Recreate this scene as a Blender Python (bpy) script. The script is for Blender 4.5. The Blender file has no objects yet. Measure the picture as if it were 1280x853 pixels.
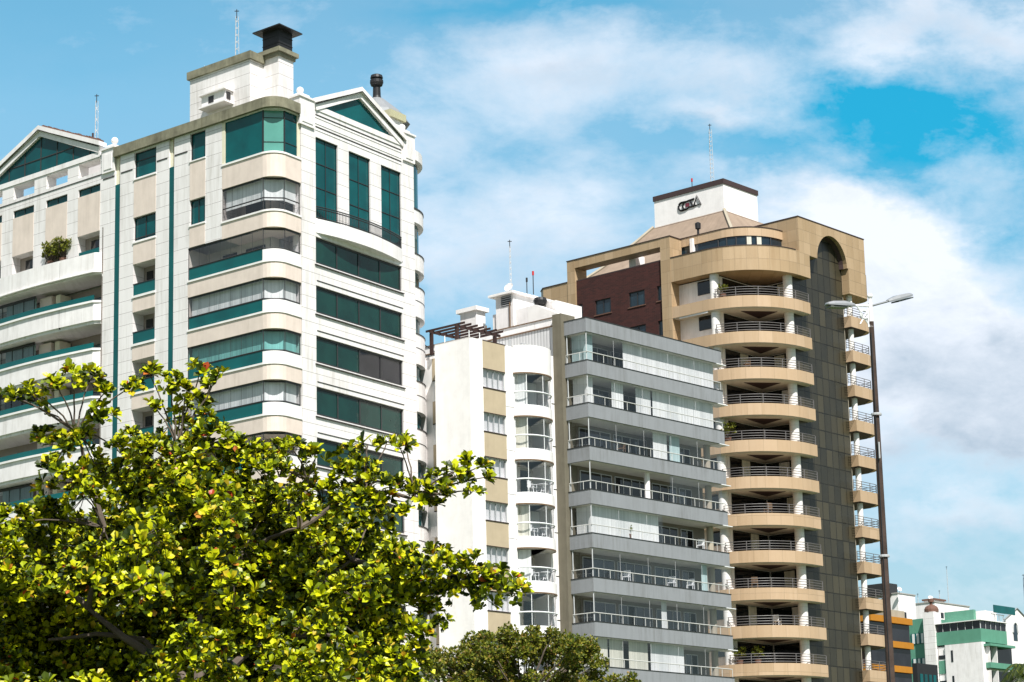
import bpy, math, random
from mathutils import Vector, Matrix
R = math.radians
rnd = random.Random(7)
S = bpy.context.scene
col = S.collection
# ------------------------------------------------------------------ camera
TH, RO = .2184, .0229
cd = bpy.data.cameras.new('camera'); cam = bpy.data.objects.new('camera', cd); col.objects.link(cam); S.camera = cam
rt = Vector((1, 0, 0)); up = Vector((0, -math.sin(TH), math.cos(TH))); fw = Vector((0, math.cos(TH), math.sin(TH)))
cx = rt*math.cos(RO) - up*math.sin(RO); cy = rt*math.sin(RO) + up*math.cos(RO)
cam.matrix_world = Matrix(((cx.x, cy.x, -fw.x, 0), (cx.y, cy.y, -fw.y, 0), (cx.z, cy.z, -fw.z, 1.7), (0, 0, 0, 1)))
cd.sensor_width = 36; cd.lens = 36*3131/1280; cd.clip_end = 6000; cd.clip_start = .5
# ------------------------------------------------------------------ light
SAZ, SEL = 163., 51.
w = bpy.data.worlds.new('World'); S.world = w; w.use_nodes = True
sun = bpy.data.lights.new('sun', 'SUN'); sun.energy = 5.0; sun.angle = R(.5); sun.color = (1, .965, .915)
so = bpy.data.objects.new('sun', sun); col.objects.link(so)
sd = Vector((math.sin(R(SAZ))*math.cos(R(SEL)), math.cos(R(SAZ))*math.cos(R(SEL)), math.sin(R(SEL))))
so.rotation_euler = sd.to_track_quat('Z', 'Y').to_euler()
S.view_settings.view_transform = 'Standard'; S.view_settings.look = 'None'
S.view_settings.exposure = .58; S.view_settings.gamma = 1; S.view_settings.use_curve_mapping = False

class NT:
    """small helper to write node trees"""
    def __init__(s, t): s.t = t; s.n = t.nodes; s.l = t.links
    def new(s, k, **kw):
        n = s.n.new(k)
        for a, b in kw.items(): setattr(n, a, b)
        return n
    def put(s, sock, v):
        if v is None: return
        if hasattr(v, 'links') or isinstance(v, bpy.types.NodeSocket): s.l.new(v, sock)
        else:
            if hasattr(sock.default_value, '__len__') and not hasattr(v, '__len__'): v = (v, v, v)
            if hasattr(v, '__len__') and len(v) == 3 and len(sock.default_value) == 4: v = (*v, 1)
            sock.default_value = v
    def m(s, op, a, b=None, c=None, clamp=False):
        n = s.new('ShaderNodeMath', operation=op); n.use_clamp = clamp
        s.put(n.inputs[0], a); s.put(n.inputs[1], b) if b is not None else 0
        if c is not None: s.put(n.inputs[2], c)
        return n.outputs[0]
    def mix(s, f, a, b, mode='MIX'):
        n = s.new('ShaderNodeMix', data_type='RGBA', blend_type=mode)
        s.put(n.inputs[0], f); s.put(n.inputs[6], a); s.put(n.inputs[7], b); return n.outputs[2]
    def noise(s, v, sc, det=4, ro=.5, out=0, dist=0):
        n = s.new('ShaderNodeTexNoise'); s.put(n.inputs['Vector'], v); n.inputs['Scale'].default_value = sc
        n.inputs['Detail'].default_value = det; n.inputs['Roughness'].default_value = ro; n.inputs['Distortion'].default_value = dist
        return n.outputs[out]
    def ramp(s, f, st):
        n = s.new('ShaderNodeValToRGB'); e = n.color_ramp.elements
        while len(e) < len(st): e.new(.5)
        for q, (p, c) in zip(e, st): q.position = p; q.color = (*c, 1) if len(c) == 3 else c
        s.put(n.inputs[0], f); return n.outputs[0]
    def mapr(s, v, a, b, c, d):
        n = s.new('ShaderNodeMapRange'); s.put(n.inputs[0], v)
        for i, x in enumerate((a, b, c, d)): n.inputs[i+1].default_value = x
        return n.outputs[0]
    def vmul(s, v, k):
        n = s.new('ShaderNodeVectorMath', operation='MULTIPLY'); s.put(n.inputs[0], v); n.inputs[1].default_value = k; return n.outputs[0]

def world():
    t = NT(w.node_tree); t.n.clear()
    sky = t.new('ShaderNodeTexSky', sky_type='NISHITA'); sky.sun_disc = False
    sky.sun_elevation = R(SEL); sky.sun_rotation = R(SAZ); sky.air_density = 1.0; sky.dust_density = .6; sky.ozone_density = 2.0
    tc = t.new('ShaderNodeTexCoord').outputs['Generated']
    sp = t.new('ShaderNodeSeparateXYZ'); t.put(sp.inputs[0], tc); X, Y, Z = sp.outputs
    ys = t.m('MAXIMUM', Y, .05)
    u = t.m('DIVIDE', X, ys); v = t.m('DIVIDE', Z, ys)
    wv = t.new('ShaderNodeCombineXYZ'); t.put(wv.inputs[0], u); t.put(wv.inputs[1], t.m('MULTIPLY', v, 1.7)); uv = wv.outputs[0]
    n1 = t.noise(uv, 8, 9, .62, dist=.25); n2 = t.noise(uv, 26, 8, .66, dist=.3); wob = t.noise(uv, 11, 6, .6, out=1)
    ws = t.new('ShaderNodeSeparateXYZ'); t.put(ws.inputs[0], wob)
    u2 = t.m('ADD', u, t.m('MULTIPLY', t.m('SUBTRACT', ws.outputs[0], .5), .11))
    v2 = t.m('ADD', v, t.m('MULTIPLY', t.m('SUBTRACT', ws.outputs[1], .5), .075))
    def uvof(px, py):
        a = (px-640)/3131; b = -(py-426.5)/3131
        r_ = math.cos(RO)*a+math.sin(RO)*b; u_ = -math.sin(RO)*a+math.cos(RO)*b
        d = (r_, math.cos(TH)-math.sin(TH)*u_, math.sin(TH)+math.cos(TH)*u_); return d[0]/d[1], d[2]/d[1]
    def blob(px, py, sx, sy, amp):
        a, b = uvof(px, py); sx /= 3131; sy /= 3131
        du = t.m('MULTIPLY', t.m('SUBTRACT', u2, a), 1/sx); dv = t.m('MULTIPLY', t.m('SUBTRACT', v2, b), 1/sy)
        q = t.m('ADD', t.m('MULTIPLY', du, du), t.m('MULTIPLY', dv, dv))
        return t.m('MULTIPLY', t.m('EXPONENT', t.m('MULTIPLY', q, -1)), amp)
    def total(bl):
        s_ = None
        for b in bl:
            o = blob(*b); s_ = o if s_ is None else t.m('ADD', s_, o)
        return s_
    # where the cloud banks stand in the sky, and their shaded undersides
    cl = total(CLOUDS); gr = total(GREYS)
    f = t.m('ADD', cl, t.m('MULTIPLY', t.m('SUBTRACT', n1, .5), 1.9))
    f = t.m('ADD', f, t.m('MULTIPLY', t.m('SUBTRACT', n2, .5), .8))
    f = t.m('MAXIMUM', t.mapr(f, .10, 1.05, 0, 1), 0)
    side = t.mapr(Y, .86, .55, 0, .9)      # unseen cloud added behind and beside the view to neutralise ambient light
    f = t.m('MAXIMUM', f, t.m('MULTIPLY', side, t.mapr(n1, .3, .6, .75, 1.0)), clamp=True)
    dim = t.mapr(Y, .86, .5, 0, .80)  # unseen sky darkened around the view to cut fill light
    tint = t.mix(t.mapr(v, .09, .33, 0, 1), t.mix(1, sky.outputs[0], (.74, .76, .73), 'MULTIPLY'), t.mix(1, sky.outputs[0], SKYTINT, 'MULTIPLY'))
    deep = t.mix(t.m('MULTIPLY', total(DEEPS), 1, clamp=True), tint, t.mix(1, tint, (.10, .80, .93), 'MULTIPLY'))
    g = t.m('MULTIPLY', gr, t.mapr(n1, .34, .64, .45, 1.15), clamp=True); g = t.m('ADD', t.m('MULTIPLY', g, .85), t.m('MULTIPLY', t.m('SUBTRACT', n2, .5), 1.2), clamp=True)
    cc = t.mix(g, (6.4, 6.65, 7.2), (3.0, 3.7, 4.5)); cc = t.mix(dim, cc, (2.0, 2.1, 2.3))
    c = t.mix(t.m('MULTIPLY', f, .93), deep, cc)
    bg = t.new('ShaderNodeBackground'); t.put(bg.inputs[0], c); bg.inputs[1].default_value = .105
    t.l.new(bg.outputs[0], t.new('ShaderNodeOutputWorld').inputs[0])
SKYTINT = (.93, 1.28, 1.12)
CLOUDS = [(1060, 275, 150, 55, 1.15), (1130, 340, 120, 70, 1.1), (1200, 420, 110, 70, 1.0), (1220, 530, 150, 65, 1.1), (1120, 450, 100, 70, .8), (1240, 25, 230, 50, .95), (1060, 60, 90, 45, .5), (750, 95, 200, 60, .50), (620, 250, 260, 170, .26),
          (880, 110, 120, 45, .28), (600, 140, 200, 50, .3), (600, 330, 130, 60, .55), (720, 260, 120, 50, .4), (900, 165, 80, 22, .55), (1190, 645, 150, 32, .7), (1080, 740, 200, 40, .5), (460, 200, 80, 90, .2), (150, 60, 200, 60, .12), (1250, 190, 60, 40, .3)]
GREYS = [(1220, 455, 100, 50, .5), (1235, 520, 110, 60, .75), (1190, 560, 120, 30, .5), (1180, 660, 150, 30, .6), (1130, 460, 60, 50, .5), (1230, 30, 160, 22, .55), (760, 115, 170, 24, .5), (640, 340, 120, 50, .45), (1245, 405, 45, 40, .55), (900, 175, 90, 16, .5)]
DEEPS = [(1150, 155, 210, 75, 1.25), (760, 20, 120, 20, .4), (1060, 120, 100, 45, .5), (1250, 300, 60, 60, .5), (640, 5, 120, 20, .6), (80, 20, 300, 90, .25), (1250, 600, 120, 60, .3)]
world()

# ------------------------------------------------------------------ mesh builder and object helpers
class Frame:
    """ground plan of a building: a runs along its left facade, b along its right one, both away from the near corner"""
    def __init__(s, o, aL, aR):
        s.o = o; s.dL = (math.sin(R(aL)), math.cos(R(aL))); s.dR = (math.sin(R(aR)), math.cos(R(aR)))
    def w(s, a, b, z): return (s.o[0]+a*s.dL[0]+b*s.dR[0], s.o[1]+a*s.dL[1]+b*s.dR[1], z)
WORLD = Frame((0, 0), 90, 0)
class MB:
    def __init__(s, fr=WORLD): s.fr = fr; s.v = []; s.f = []; s.uv = []; s.smooth = False; s.mk = []
    def face(s, pts, uv=None):
        n = len(s.v); s.v += pts; s.f.append(tuple(range(n, n+len(pts))))
        if uv is None:
            p = [Vector(q) for q in pts]; nn = (p[1]-p[0]).cross(p[2]-p[0])
            if len(p) > 3 and nn.length < 1e-9: nn = (p[2]-p[0]).cross(p[3]-p[0])
            if nn.length > 0: nn.normalize()
            if abs(nn.z) > .7: uv = [(q.x, q.y) for q in p]
            else:
                tx = Vector((-nn.y, nn.x, 0)); tx = tx.normalized() if tx.length > 0 else Vector((1, 0, 0))
                if tx.x < 0: tx = -tx
                uv = [(q.dot(tx), q.z) for q in p]
        s.uv += uv; return s
    def prism(s, pts, z0, z1, curve=False, caps=True):
        P = [s.fr.w(a, b, 0) for a, b in pts]; n = len(P); u = 0; s.mk.append(len(s.f))
        for i in range(n):
            p, q = P[i], P[(i+1) % n]; d = math.hypot(q[0]-p[0], q[1]-p[1])
            if d < 1e-6: continue
            F = [(p[0], p[1], z0), (q[0], q[1], z0), (q[0], q[1], z1), (p[0], p[1], z1)]
            s.face(F, [(u, z0), (u+d, z0), (u+d, z1), (u, z1)] if curve else None); u += d
        if caps:
            s.face([(p[0], p[1], z1) for p in P]); s.face([(p[0], p[1], z0) for p in P[::-1]])
        return s
    def box(s, a0, a1, b0, b1, z0, z1): return s.prism([(a0, b0), (a1, b0), (a1, b1), (a0, b1)], z0, z1)
    def sheet(s, pts, z0, z1, u0=0):
        P = [s.fr.w(a, b, 0) for a, b in pts]; u = u0
        for p, q in zip(P, P[1:]):
            d = math.hypot(q[0]-p[0], q[1]-p[1])
            s.face([(p[0], p[1], z0), (q[0], q[1], z0), (q[0], q[1], z1), (p[0], p[1], z1)], [(u, z0), (u+d, z0), (u+d, z1), (u, z1)]); u += d
        return s
    def tube(s, pts, r, n=6, r1=None):
        """tube through local (a,b,z) points"""
        P = [Vector(s.fr.w(*p)) for p in pts]; rings = []; m = len(P); s.mk.append(len(s.f))
        for i, p in enumerate(P):
            d = (P[min(i+1, m-1)]-P[max(i-1, 0)]).normalized()
            x = d.orthogonal() if abs(d.z) > .9 else d.cross(Vector((0, 0, 1)))
            x.normalize(); y = d.cross(x); rr = r if r1 is None else r+(r1-r)*i/(m-1)
            rings.append([tuple(p+(x*math.cos(2*math.pi*k/n)+y*math.sin(2*math.pi*k/n))*rr) for k in range(n)])
        for A, B in zip(rings, rings[1:]):
            for k in range(n): s.face([A[k], A[(k+1) % n], B[(k+1) % n], B[k]])
        s.face(rings[0][::-1]); s.face(rings[-1]); return s
    def lathe(s, c, prof, n=16):
        """profile (radius, z) turned about the vertical through local (a,b)"""
        o = s.fr.w(c[0], c[1], 0)
        for (r0, z0), (r1, z1) in zip(prof, prof[1:]):
            for k in range(n):
                t0, t1 = 2*math.pi*k/n, 2*math.pi*(k+1)/n
                F = [(o[0]+r*math.cos(t), o[1]+r*math.sin(t), z) for r, t, z in ((r0, t0, z0), (r0, t1, z0), (r1, t1, z1), (r1, t0, z1))]
                s.face(F, [(t0*max(r0, r1), z0), (t1*max(r0, r1), z0), (t1*max(r0, r1), z1), (t0*max(r0, r1), z1)])
        return s
    def ball(s, c, z, r, n=12): return s.lathe(c, [(max(1e-3, r*math.sin(math.pi*k/8)), z-r*math.cos(math.pi*k/8)) for k in range(9)], n)
    def P(s, side, base, u, d, z): return (u, base+d, z) if side == 'L' else (base+d, u, z)
    def ub(s, side, base, u0, u1, d0, d1, z0, z1):
        return s.box(u0, u1, base+d0, base+d1, z0, z1) if side == 'L' else s.box(base+d0, base+d1, u0, u1, z0, z1)
    def q(s, side, base, pts, uv=None): return s.face([s.fr.w(*s.P(side, base, *p)) for p in pts], uv)
    def wall(s, side, base, u0, u1, z0, z1, ops=()):
        """a wall face with openings (u0,u1,z0,z1,depth) and their reveals"""
        us = sorted({u0, u1, *[x for o in ops for x in o[:2]]}); zs = sorted({z0, z1, *[x for o in ops for x in o[2:4]]})
        us = [x for x in us if u0 <= x <= u1]; zs = [x for x in zs if z0 <= x <= z1]
        for a, b in zip(us, us[1:]):
            run = None
            for c, d in zip(zs, zs[1:]):
                m, k = (a+b)/2, (c+d)/2; hole = any(o[0] < m < o[1] and o[2] < k < o[3] for o in ops)
                if not hole: run = (run[0], d) if run else (c, d)
                if (hole or d == zs[-1]) and run:
                    s.q(side, base, [(a, 0, run[0]), (b, 0, run[0]), (b, 0, run[1]), (a, 0, run[1])]); run = None
        for (a, b, c, d, dp) in ops:
            a, b, c, d = max(a, u0), min(b, u1), max(c, z0), min(d, z1)
            s.q(side, base, [(a, 0, c), (a, dp, c), (a, dp, d), (a, 0, d)]); s.q(side, base, [(b, 0, c), (b, dp, c), (b, dp, d), (b, 0, d)])
            s.q(side, base, [(a, 0, c), (b, 0, c), (b, dp, c), (a, dp, c)]); s.q(side, base, [(a, 0, d), (b, 0, d), (b, dp, d), (a, dp, d)])
        return s
    def each(s, name, m, parent):
        """every piece an object of its own"""
        out = []; mk = s.mk+[len(s.f)]
        for i, j in zip(mk, mk[1:]):
            q = MB(s.fr); base = s.f[i][0]; end = s.f[j-1][-1]+1
            q.v = s.v[base:end]; q.f = [tuple(k-base for k in f) for f in s.f[i:j]]; q.uv = s.uv[base:end]; out.append(q.build(name, m, parent))
        return out
    def build(s, name, m, parent=None):
        me = bpy.data.meshes.new(name); o = bpy.data.objects.new(name, me); col.objects.link(o)
        off = parent_loc(parent)
        me.from_pydata([(p[0]-off[0], p[1]-off[1], p[2]-off[2]) for p in s.v], [], s.f)
        if s.uv:
            ul = me.uv_layers.new(name='UVMap'); ul.data.foreach_set('uv', [x for q in s.uv for x in q])
        me.materials.append(M[m] if isinstance(m, str) else m)
        if s.smooth:
            me.polygons.foreach_set('use_smooth', [True]*len(me.polygons))
        if parent: o.parent = parent
        return o
def parent_loc(p):
    v = Vector((0, 0, 0))
    while p is not None: v += p.location; p = p.parent
    return v
def thing(name, loc, label, cat, group=None):
    o = bpy.data.objects.new(name, None); col.objects.link(o); o.location = loc; o['label'] = label; o['category'] = cat
    if group: o['group'] = group
    return o
def tag(o, label=None, cat=None, group=None, kind=None):
    for k, v in (('label', label), ('category', cat), ('group', group), ('kind', kind)):
        if v: o[k] = v
    return o
def arc(ca, cb, ra, rb, t0, t1, n): return [(ca+ra*math.cos(R(t0+(t1-t0)*i/n)), cb+rb*math.sin(R(t0+(t1-t0)*i/n))) for i in range(n+1)]
def lerp(p, q, t): return tuple(a+(b-a)*t for a, b in zip(p, q))
def inset(path, d):
    """shift a path sideways by d (to its left)"""
    out = []
    for i, p in enumerate(path):
        a = path[max(i-1, 0)]; b = path[min(i+1, len(path)-1)]; l = math.hypot(b[0]-a[0], b[1]-a[1])
        out.append((p[0]-(b[1]-a[1])/l*d, p[1]+(b[0]-a[0])/l*d))
    return out

# ------------------------------------------------------------------ materials
M = {}
def newmat(name):
    m = bpy.data.materials.new(name); m.use_nodes = True; t = NT(m.node_tree); t.n.clear(); M[name] = m
    out = t.new('ShaderNodeOutputMaterial'); b = t.new('ShaderNodeBsdfPrincipled'); t.l.new(b.outputs[0], out.inputs[0]); return t, b, out
def bump(t, b, h, st=.3, d=.02):
    n = t.new('ShaderNodeBump'); n.inputs['Strength'].default_value = st; n.inputs['Distance'].default_value = d
    t.put(n.inputs['Height'], h); t.l.new(n.outputs[0], b.inputs['Normal'])
def dirt(t, c, amt, scale=.35, dark=(.45, .42, .36)):
    uv = t.new('ShaderNodeTexCoord').outputs['UV']; ob = t.new('ShaderNodeTexCoord').outputs['Object']
    st = t.noise(t.vmul(uv, (2.6, .2, 1)), 1, 6, .7); bl = t.noise(ob, scale, 5, .6)
    k = t.m('MULTIPLY', t.mapr(st, .44, .68, 0, 1), t.mapr(bl, .36, .62, .15, 1))
    return t.mix(t.m('MULTIPLY', k, amt), c, dark, 'MULTIPLY')
def plain(name, c, rough=.7, dirty=.25, metal=0, var=.06, spec=.3, bmp=.08):
    t, b, o = newmat(name); ob = t.new('ShaderNodeTexCoord').outputs['Object']
    n = t.noise(ob, 1.3, 5, .6); f = t.noise(ob, 14, 3, .6)
    cc = t.mix(t.mapr(n, .3, .7, 0, 1), tuple(x*(1-var) for x in c), tuple(min(1, x*(1+var)) for x in c))
    if dirty: cc = dirt(t, cc, dirty)
    t.put(b.inputs['Base Color'], cc); b.inputs['Roughness'].default_value = rough; b.inputs['Metallic'].default_value = metal
    b.inputs['Specular IOR Level'].default_value = spec
    if bmp: bump(t, b, f, bmp, .02)
    return t, b
def tiles(name, c1, c2, mortar, wd, ht, mo, rough=.6, dirty=.3, offset=0, spec=.4, metal=0, bdark=(.45, .42, .36), scale=.35, freq=2):
    t, b, o = newmat(name); uv = t.new('ShaderNodeTexCoord').outputs['UV']
    br = t.new('ShaderNodeTexBrick'); t.put(br.inputs['Vector'], uv); br.offset = offset; br.offset_frequency = freq
    for k, v in (('Color1', (*c1, 1)), ('Color2', (*c2, 1)), ('Mortar', (*mortar, 1)), ('Scale', 1), ('Mortar Size', mo), ('Mortar Smooth', .1), ('Bias', 0), ('Brick Width', wd), ('Row Height', ht)):
        br.inputs[k].default_value = v
    n = t.noise(t.new('ShaderNodeTexCoord').outputs['Object'], .8, 5, .65)
    cc = t.mix(t.mapr(n, .3, .7, 0, .35), br.outputs[0], tuple(x*.86 for x in c1))
    if dirty: cc = dirt(t, cc, dirty, scale, bdark)
    t.put(b.inputs['Base Color'], cc); b.inputs['Roughness'].default_value = rough; b.inputs['Specular IOR Level'].default_value = spec; b.inputs['Metallic'].default_value = metal
    bump(t, b, t.m('SUBTRACT', 1, br.outputs['Fac']), .5, .02); return t, b
def glass_solid(name, c, c2=None, rough=.04, wav=.05, spec=.6, sc=.55):
    """coated glazing that mirrors the sky over a dark room"""
    t, b, o = newmat(name); ob = t.new('ShaderNodeTexCoord').outputs['Object']; n = t.noise(ob, sc, 3, .55)
    oi = t.new('ShaderNodeObjectInfo').outputs['Random']
    t.put(b.inputs['Base Color'], t.mix(t.m('ADD', t.mapr(n, .35, .65, -.1, .7), t.m('MULTIPLY', oi, .5), clamp=True), c, c2 or tuple(x*.5 for x in c)))
    b.inputs['Roughness'].default_value = rough; b.inputs['Specular IOR Level'].default_value = spec; b.inputs['IOR'].default_value = 1.52
    bump(t, b, t.noise(ob, .8, 2, .5), .25, wav); return t, b
def glass_clear(name, tint=(.86, .93, .92), refl=1.0):
    t, b, o = newmat(name); t.n.remove(b)
    tr = t.new('ShaderNodeBsdfTransparent'); tr.inputs[0].default_value = (*tint, 1)
    gl = t.new('ShaderNodeBsdfGlossy'); gl.inputs['Roughness'].default_value = .02; gl.inputs[0].default_value = (.95, 1, 1, 1)
    ge = t.new('ShaderNodeNewGeometry'); dt = t.new('ShaderNodeVectorMath', operation='DOT_PRODUCT')
    t.l.new(ge.outputs['Incoming'], dt.inputs[0]); t.l.new(ge.outputs['Normal'], dt.inputs[1])
    k = t.m('POWER', t.m('SUBTRACT', 1, t.m('ABSOLUTE', dt.outputs['Value'])), 5)
    mx = t.new('ShaderNodeMixShader'); t.put(mx.inputs[0], t.m('MULTIPLY', t.m('ADD', t.m('MULTIPLY', k, .92), .065), refl, clamp=True))
    t.l.new(tr.outputs[0], mx.inputs[1]); t.l.new(gl.outputs[0], mx.inputs[2]); t.l.new(mx.outputs[0], o.inputs[0])
def curtain(name, c, folds=2.2, dark=.5):
    t, b, o = newmat(name); uv = t.new('ShaderNodeTexCoord').outputs['UV']
    f = t.noise(t.vmul(uv, (folds*2.6, .12, 1)), 1, 4, .6); g = t.noise(t.vmul(uv, (.55, .05, 1)), 1, 2, .5)
    k = t.mapr(f, .32, .68, dark, 1.05); c2 = t.mix(1, c, t.ramp(g, [(.3, (.78, .8, .8)), (.6, (1, 1, 1))]), 'MULTIPLY')  # shade between the folds is put into the cloth colour
    v = t.new('ShaderNodeCombineColor'); [t.put(v.inputs[i], k) for i in range(3)]
    t.put(b.inputs['Base Color'], t.mix(.55, c2, t.mix(1, c2, v.outputs[0], 'MULTIPLY'))); b.inputs['Roughness'].default_value = .9
    bump(t, b, f, .9, .06)
plain('white_paint', (.815, .785, .78), .6, .45); plain('white_clean', (.83, .805, .79), .55, .12)
plain('pure_white', (.86, .86, .85), .5, .05)
def cladding():
    """large white slabs: only the level joints show"""
    t, b, o = newmat('white_cladding'); sp = t.new('ShaderNodeSeparateXYZ'); t.put(sp.inputs[0], t.new('ShaderNodeTexCoord').outputs['UV'])
    q = t.m('DIVIDE', sp.outputs[1], .805); fr_ = t.m('FRACT', q); j = t.m('LESS_THAN', fr_, .035)
    wn = t.new('ShaderNodeTexWhiteNoise', noise_dimensions='2D'); cb = t.new('ShaderNodeCombineXYZ'); t.put(cb.inputs[0], t.m('FLOOR', q)); t.put(cb.inputs[1], t.m('FLOOR', t.m('DIVIDE', sp.outputs[0], 2.6))); t.put(wn.inputs['Vector'], cb.outputs[0])
    c = t.mix(wn.outputs['Value'], (.815, .785, .775), (.775, .745, .735)); c = dirt(t, c, .5)
    t.put(b.inputs['Base Color'], t.mix(j, c, (.36, .33, .32))); b.inputs['Roughness'].default_value = .45; bump(t, b, t.m('SUBTRACT', 1, j), .5, .02)
cladding()
plain('beige_panel', (.70, .60, .53), .65, .25); plain('olive_cornice', (.215, .205, .145), .85, .9, var=.3)
plain('olive_trim', (.45, .43, .28), .8, .5); plain('cream_reveal', (.72, .68, .52), .7, .2)
plain('black_line', (.05, .045, .045), .7, 0); plain('roof_deck', (.35, .34, .32), .9, .3)
glass_solid('teal_glass', (.001, .095, .100), (.001, .055, .062), spec=.25)
glass_solid('glare_glass', (.10, .30, .25), (.08, .25, .21), rough=.1)  # teal pane with the sky reflection put into its base colour
glass_solid('green_glass', (.006, .045, .036), (.003, .026, .022), spec=.35); glass_solid('smoke_glass', (.022, .022, .028), (.012, .012, .016), spec=.4)
glass_solid('blue_glass', (.02, .045, .06), (.008, .018, .028)); glass_solid('dark_glass', (.012, .014, .016), (.004, .005, .006))
glass_solid('teal_panel', (.001, .105, .105), (.001, .075, .078), rough=.12, spec=.3)
glass_clear('clear_glass', (.93, .93, .945)); glass_clear('tinted_glass', (.55, .62, .60)); glass_clear('aqua_glass', (.62, .86, .84))
curtain('white_curtain', (.80, .81, .80)); curtain('aqua_curtain', (.46, .60, .60)); curtain('mint_curtain', (.77, .775, .77)); curtain('cream_curtain', (.70, .68, .58))
plain('roller_blind', (.80, .785, .765), .8, .1); plain('dark_frame', (.03, .03, .032), .4, 0); plain('pale_rail', (.52, .52, .50), .4, .1); plain('white_frame', (.78, .79, .80), .35, .05); plain('grey_frame', (.42, .43, .44), .4, .05)
plain('wood_frame', (.16, .10, .06), .5, 0)
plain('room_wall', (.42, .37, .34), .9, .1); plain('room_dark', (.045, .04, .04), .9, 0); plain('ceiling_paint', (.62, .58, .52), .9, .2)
plain('grey_band', (.245, .256, .272), .55, .5, var=.03, spec=.4); plain('grey_pilaster', (.15, .135, .10), .75, .4, var=.1)
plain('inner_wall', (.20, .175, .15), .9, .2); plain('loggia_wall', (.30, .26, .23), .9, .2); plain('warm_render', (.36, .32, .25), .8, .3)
plain('tan_panel', (.44, .36, .25), .75, .1); plain('bare_metal', (.45, .46, .47), .35, .1, metal=.8)
plain('steel_rail', (.13, .12, .12), .4, 0, spec=.6); plain('brown_wood', (.035, .018, .016), .7, .2); plain('chimney_black', (.018, .018, .02), .5, 0)
tiles('stone', (.45, .325, .20), (.35, .245, .14), (.24, .175, .105), .95, .97, .012, .55, .35, 0, bdark=(.6, .5, .36))
tiles('stone_band', (.50, .36, .235), (.42, .295, .18), (.30, .22, .135), 1.15, 6, .012, .55, .3, 0, bdark=(.65, .55, .4))
tiles('curtain_wall', (.058, .050, .030), (.018, .018, .014), (.004, .004, .003), .93, 1.44, .045, .3, .2, 0, spec=.35)
tiles('brick', (.060, .016, .013), (.028, .009, .008), (.07, .03, .024), .42, .11, .008, .85, .3, .5)
tiles('corrugated', (.60, .60, .60), (.58, .58, .59), (.30, .30, .31), .28, 50, .035, .5, .2, 0)
tiles('column_white', (.78, .76, .74), (.75, .73, .71), (.5, .48, .46), 20, .42, .01, .6, .2, 0)
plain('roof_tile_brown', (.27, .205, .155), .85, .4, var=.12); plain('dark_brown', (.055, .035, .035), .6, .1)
plain('sea_green', (.10, .27, .19), .6, .2); plain('orange_paint', (.42, .17, .015), .6, .2); plain('terracotta', (.14, .075, .055), .8, .2)
plain('red_paint', (.45, .02, .02), .5, 0); plain('sign_red', (.16, .03, .05), .5, 0); plain('logo_black', (.012, .012, .014), .4, 0)
plain('rust_pole', (.060, .040, .032), .85, .8, var=.5, bmp=.4); plain('lamp_grey', (.30, .31, .32), .4, .1, metal=.3); plain('lamp_lens', (.10, .11, .09), .25, 0)
plain('asphalt', (.05, .05, .052), .9, .3); plain('pavement', (.32, .31, .29), .9, .3); plain('grass', (.06, .09, .03), .95, 0, var=.3); plain('kerb', (.4, .39, .37), .8, .2)
def leaf_mat(name, st, tr=.35, rough=.38, trc=(.42, .5, .02)):
    t, b, o = newmat(name); g = t.new('ShaderNodeNewGeometry').outputs['Random Per Island']
    c = t.ramp(g, st); t.put(b.inputs['Base Color'], c); b.inputs['Roughness'].default_value = rough; b.inputs['Specular IOR Level'].default_value = .3
    tl = t.new('ShaderNodeBsdfTranslucent'); t.put(tl.inputs[0], t.mix(1, c, (1.6, 1.5, .5), 'MULTIPLY'))
    mx = t.new('ShaderNodeMixShader'); mx.inputs[0].default_value = tr
    t.l.new(b.outputs[0], mx.inputs[1]); t.l.new(tl.outputs[0], mx.inputs[2]); t.l.new(mx.outputs[0], o.inputs[0])
leaf_mat('almond_leaf', [(0, (.010, .022, .002)), (.22, (.03, .05, .002)), (.42, (.14, .185, .002)), (.6, (.33, .38, .003)), (.90, (.52, .52, .005)), (.985, (.42, .30, .02)), (.994, (.42, .14, .02)), (1, (.38, .05, .02))], .06, .4)
leaf_mat('small_leaf', [(0, (.03, .045, .006)), (.4, (.10, .135, .012)), (.85, (.25, .24, .03)), (1, (.28, .17, .05))], .2)
leaf_mat('palm_leaf', [(0, (.02, .035, .008)), (.7, (.045, .07, .012)), (1, (.16, .18, .02))], .2)
leaf_mat('bush_leaf', [(0, (.06, .08, .01)), (.6, (.14, .16, .02)), (1, (.25, .24, .04))], .25)
plain('bark', (.12, .095, .075), .9, .4, var=.3, bmp=.5)

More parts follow.
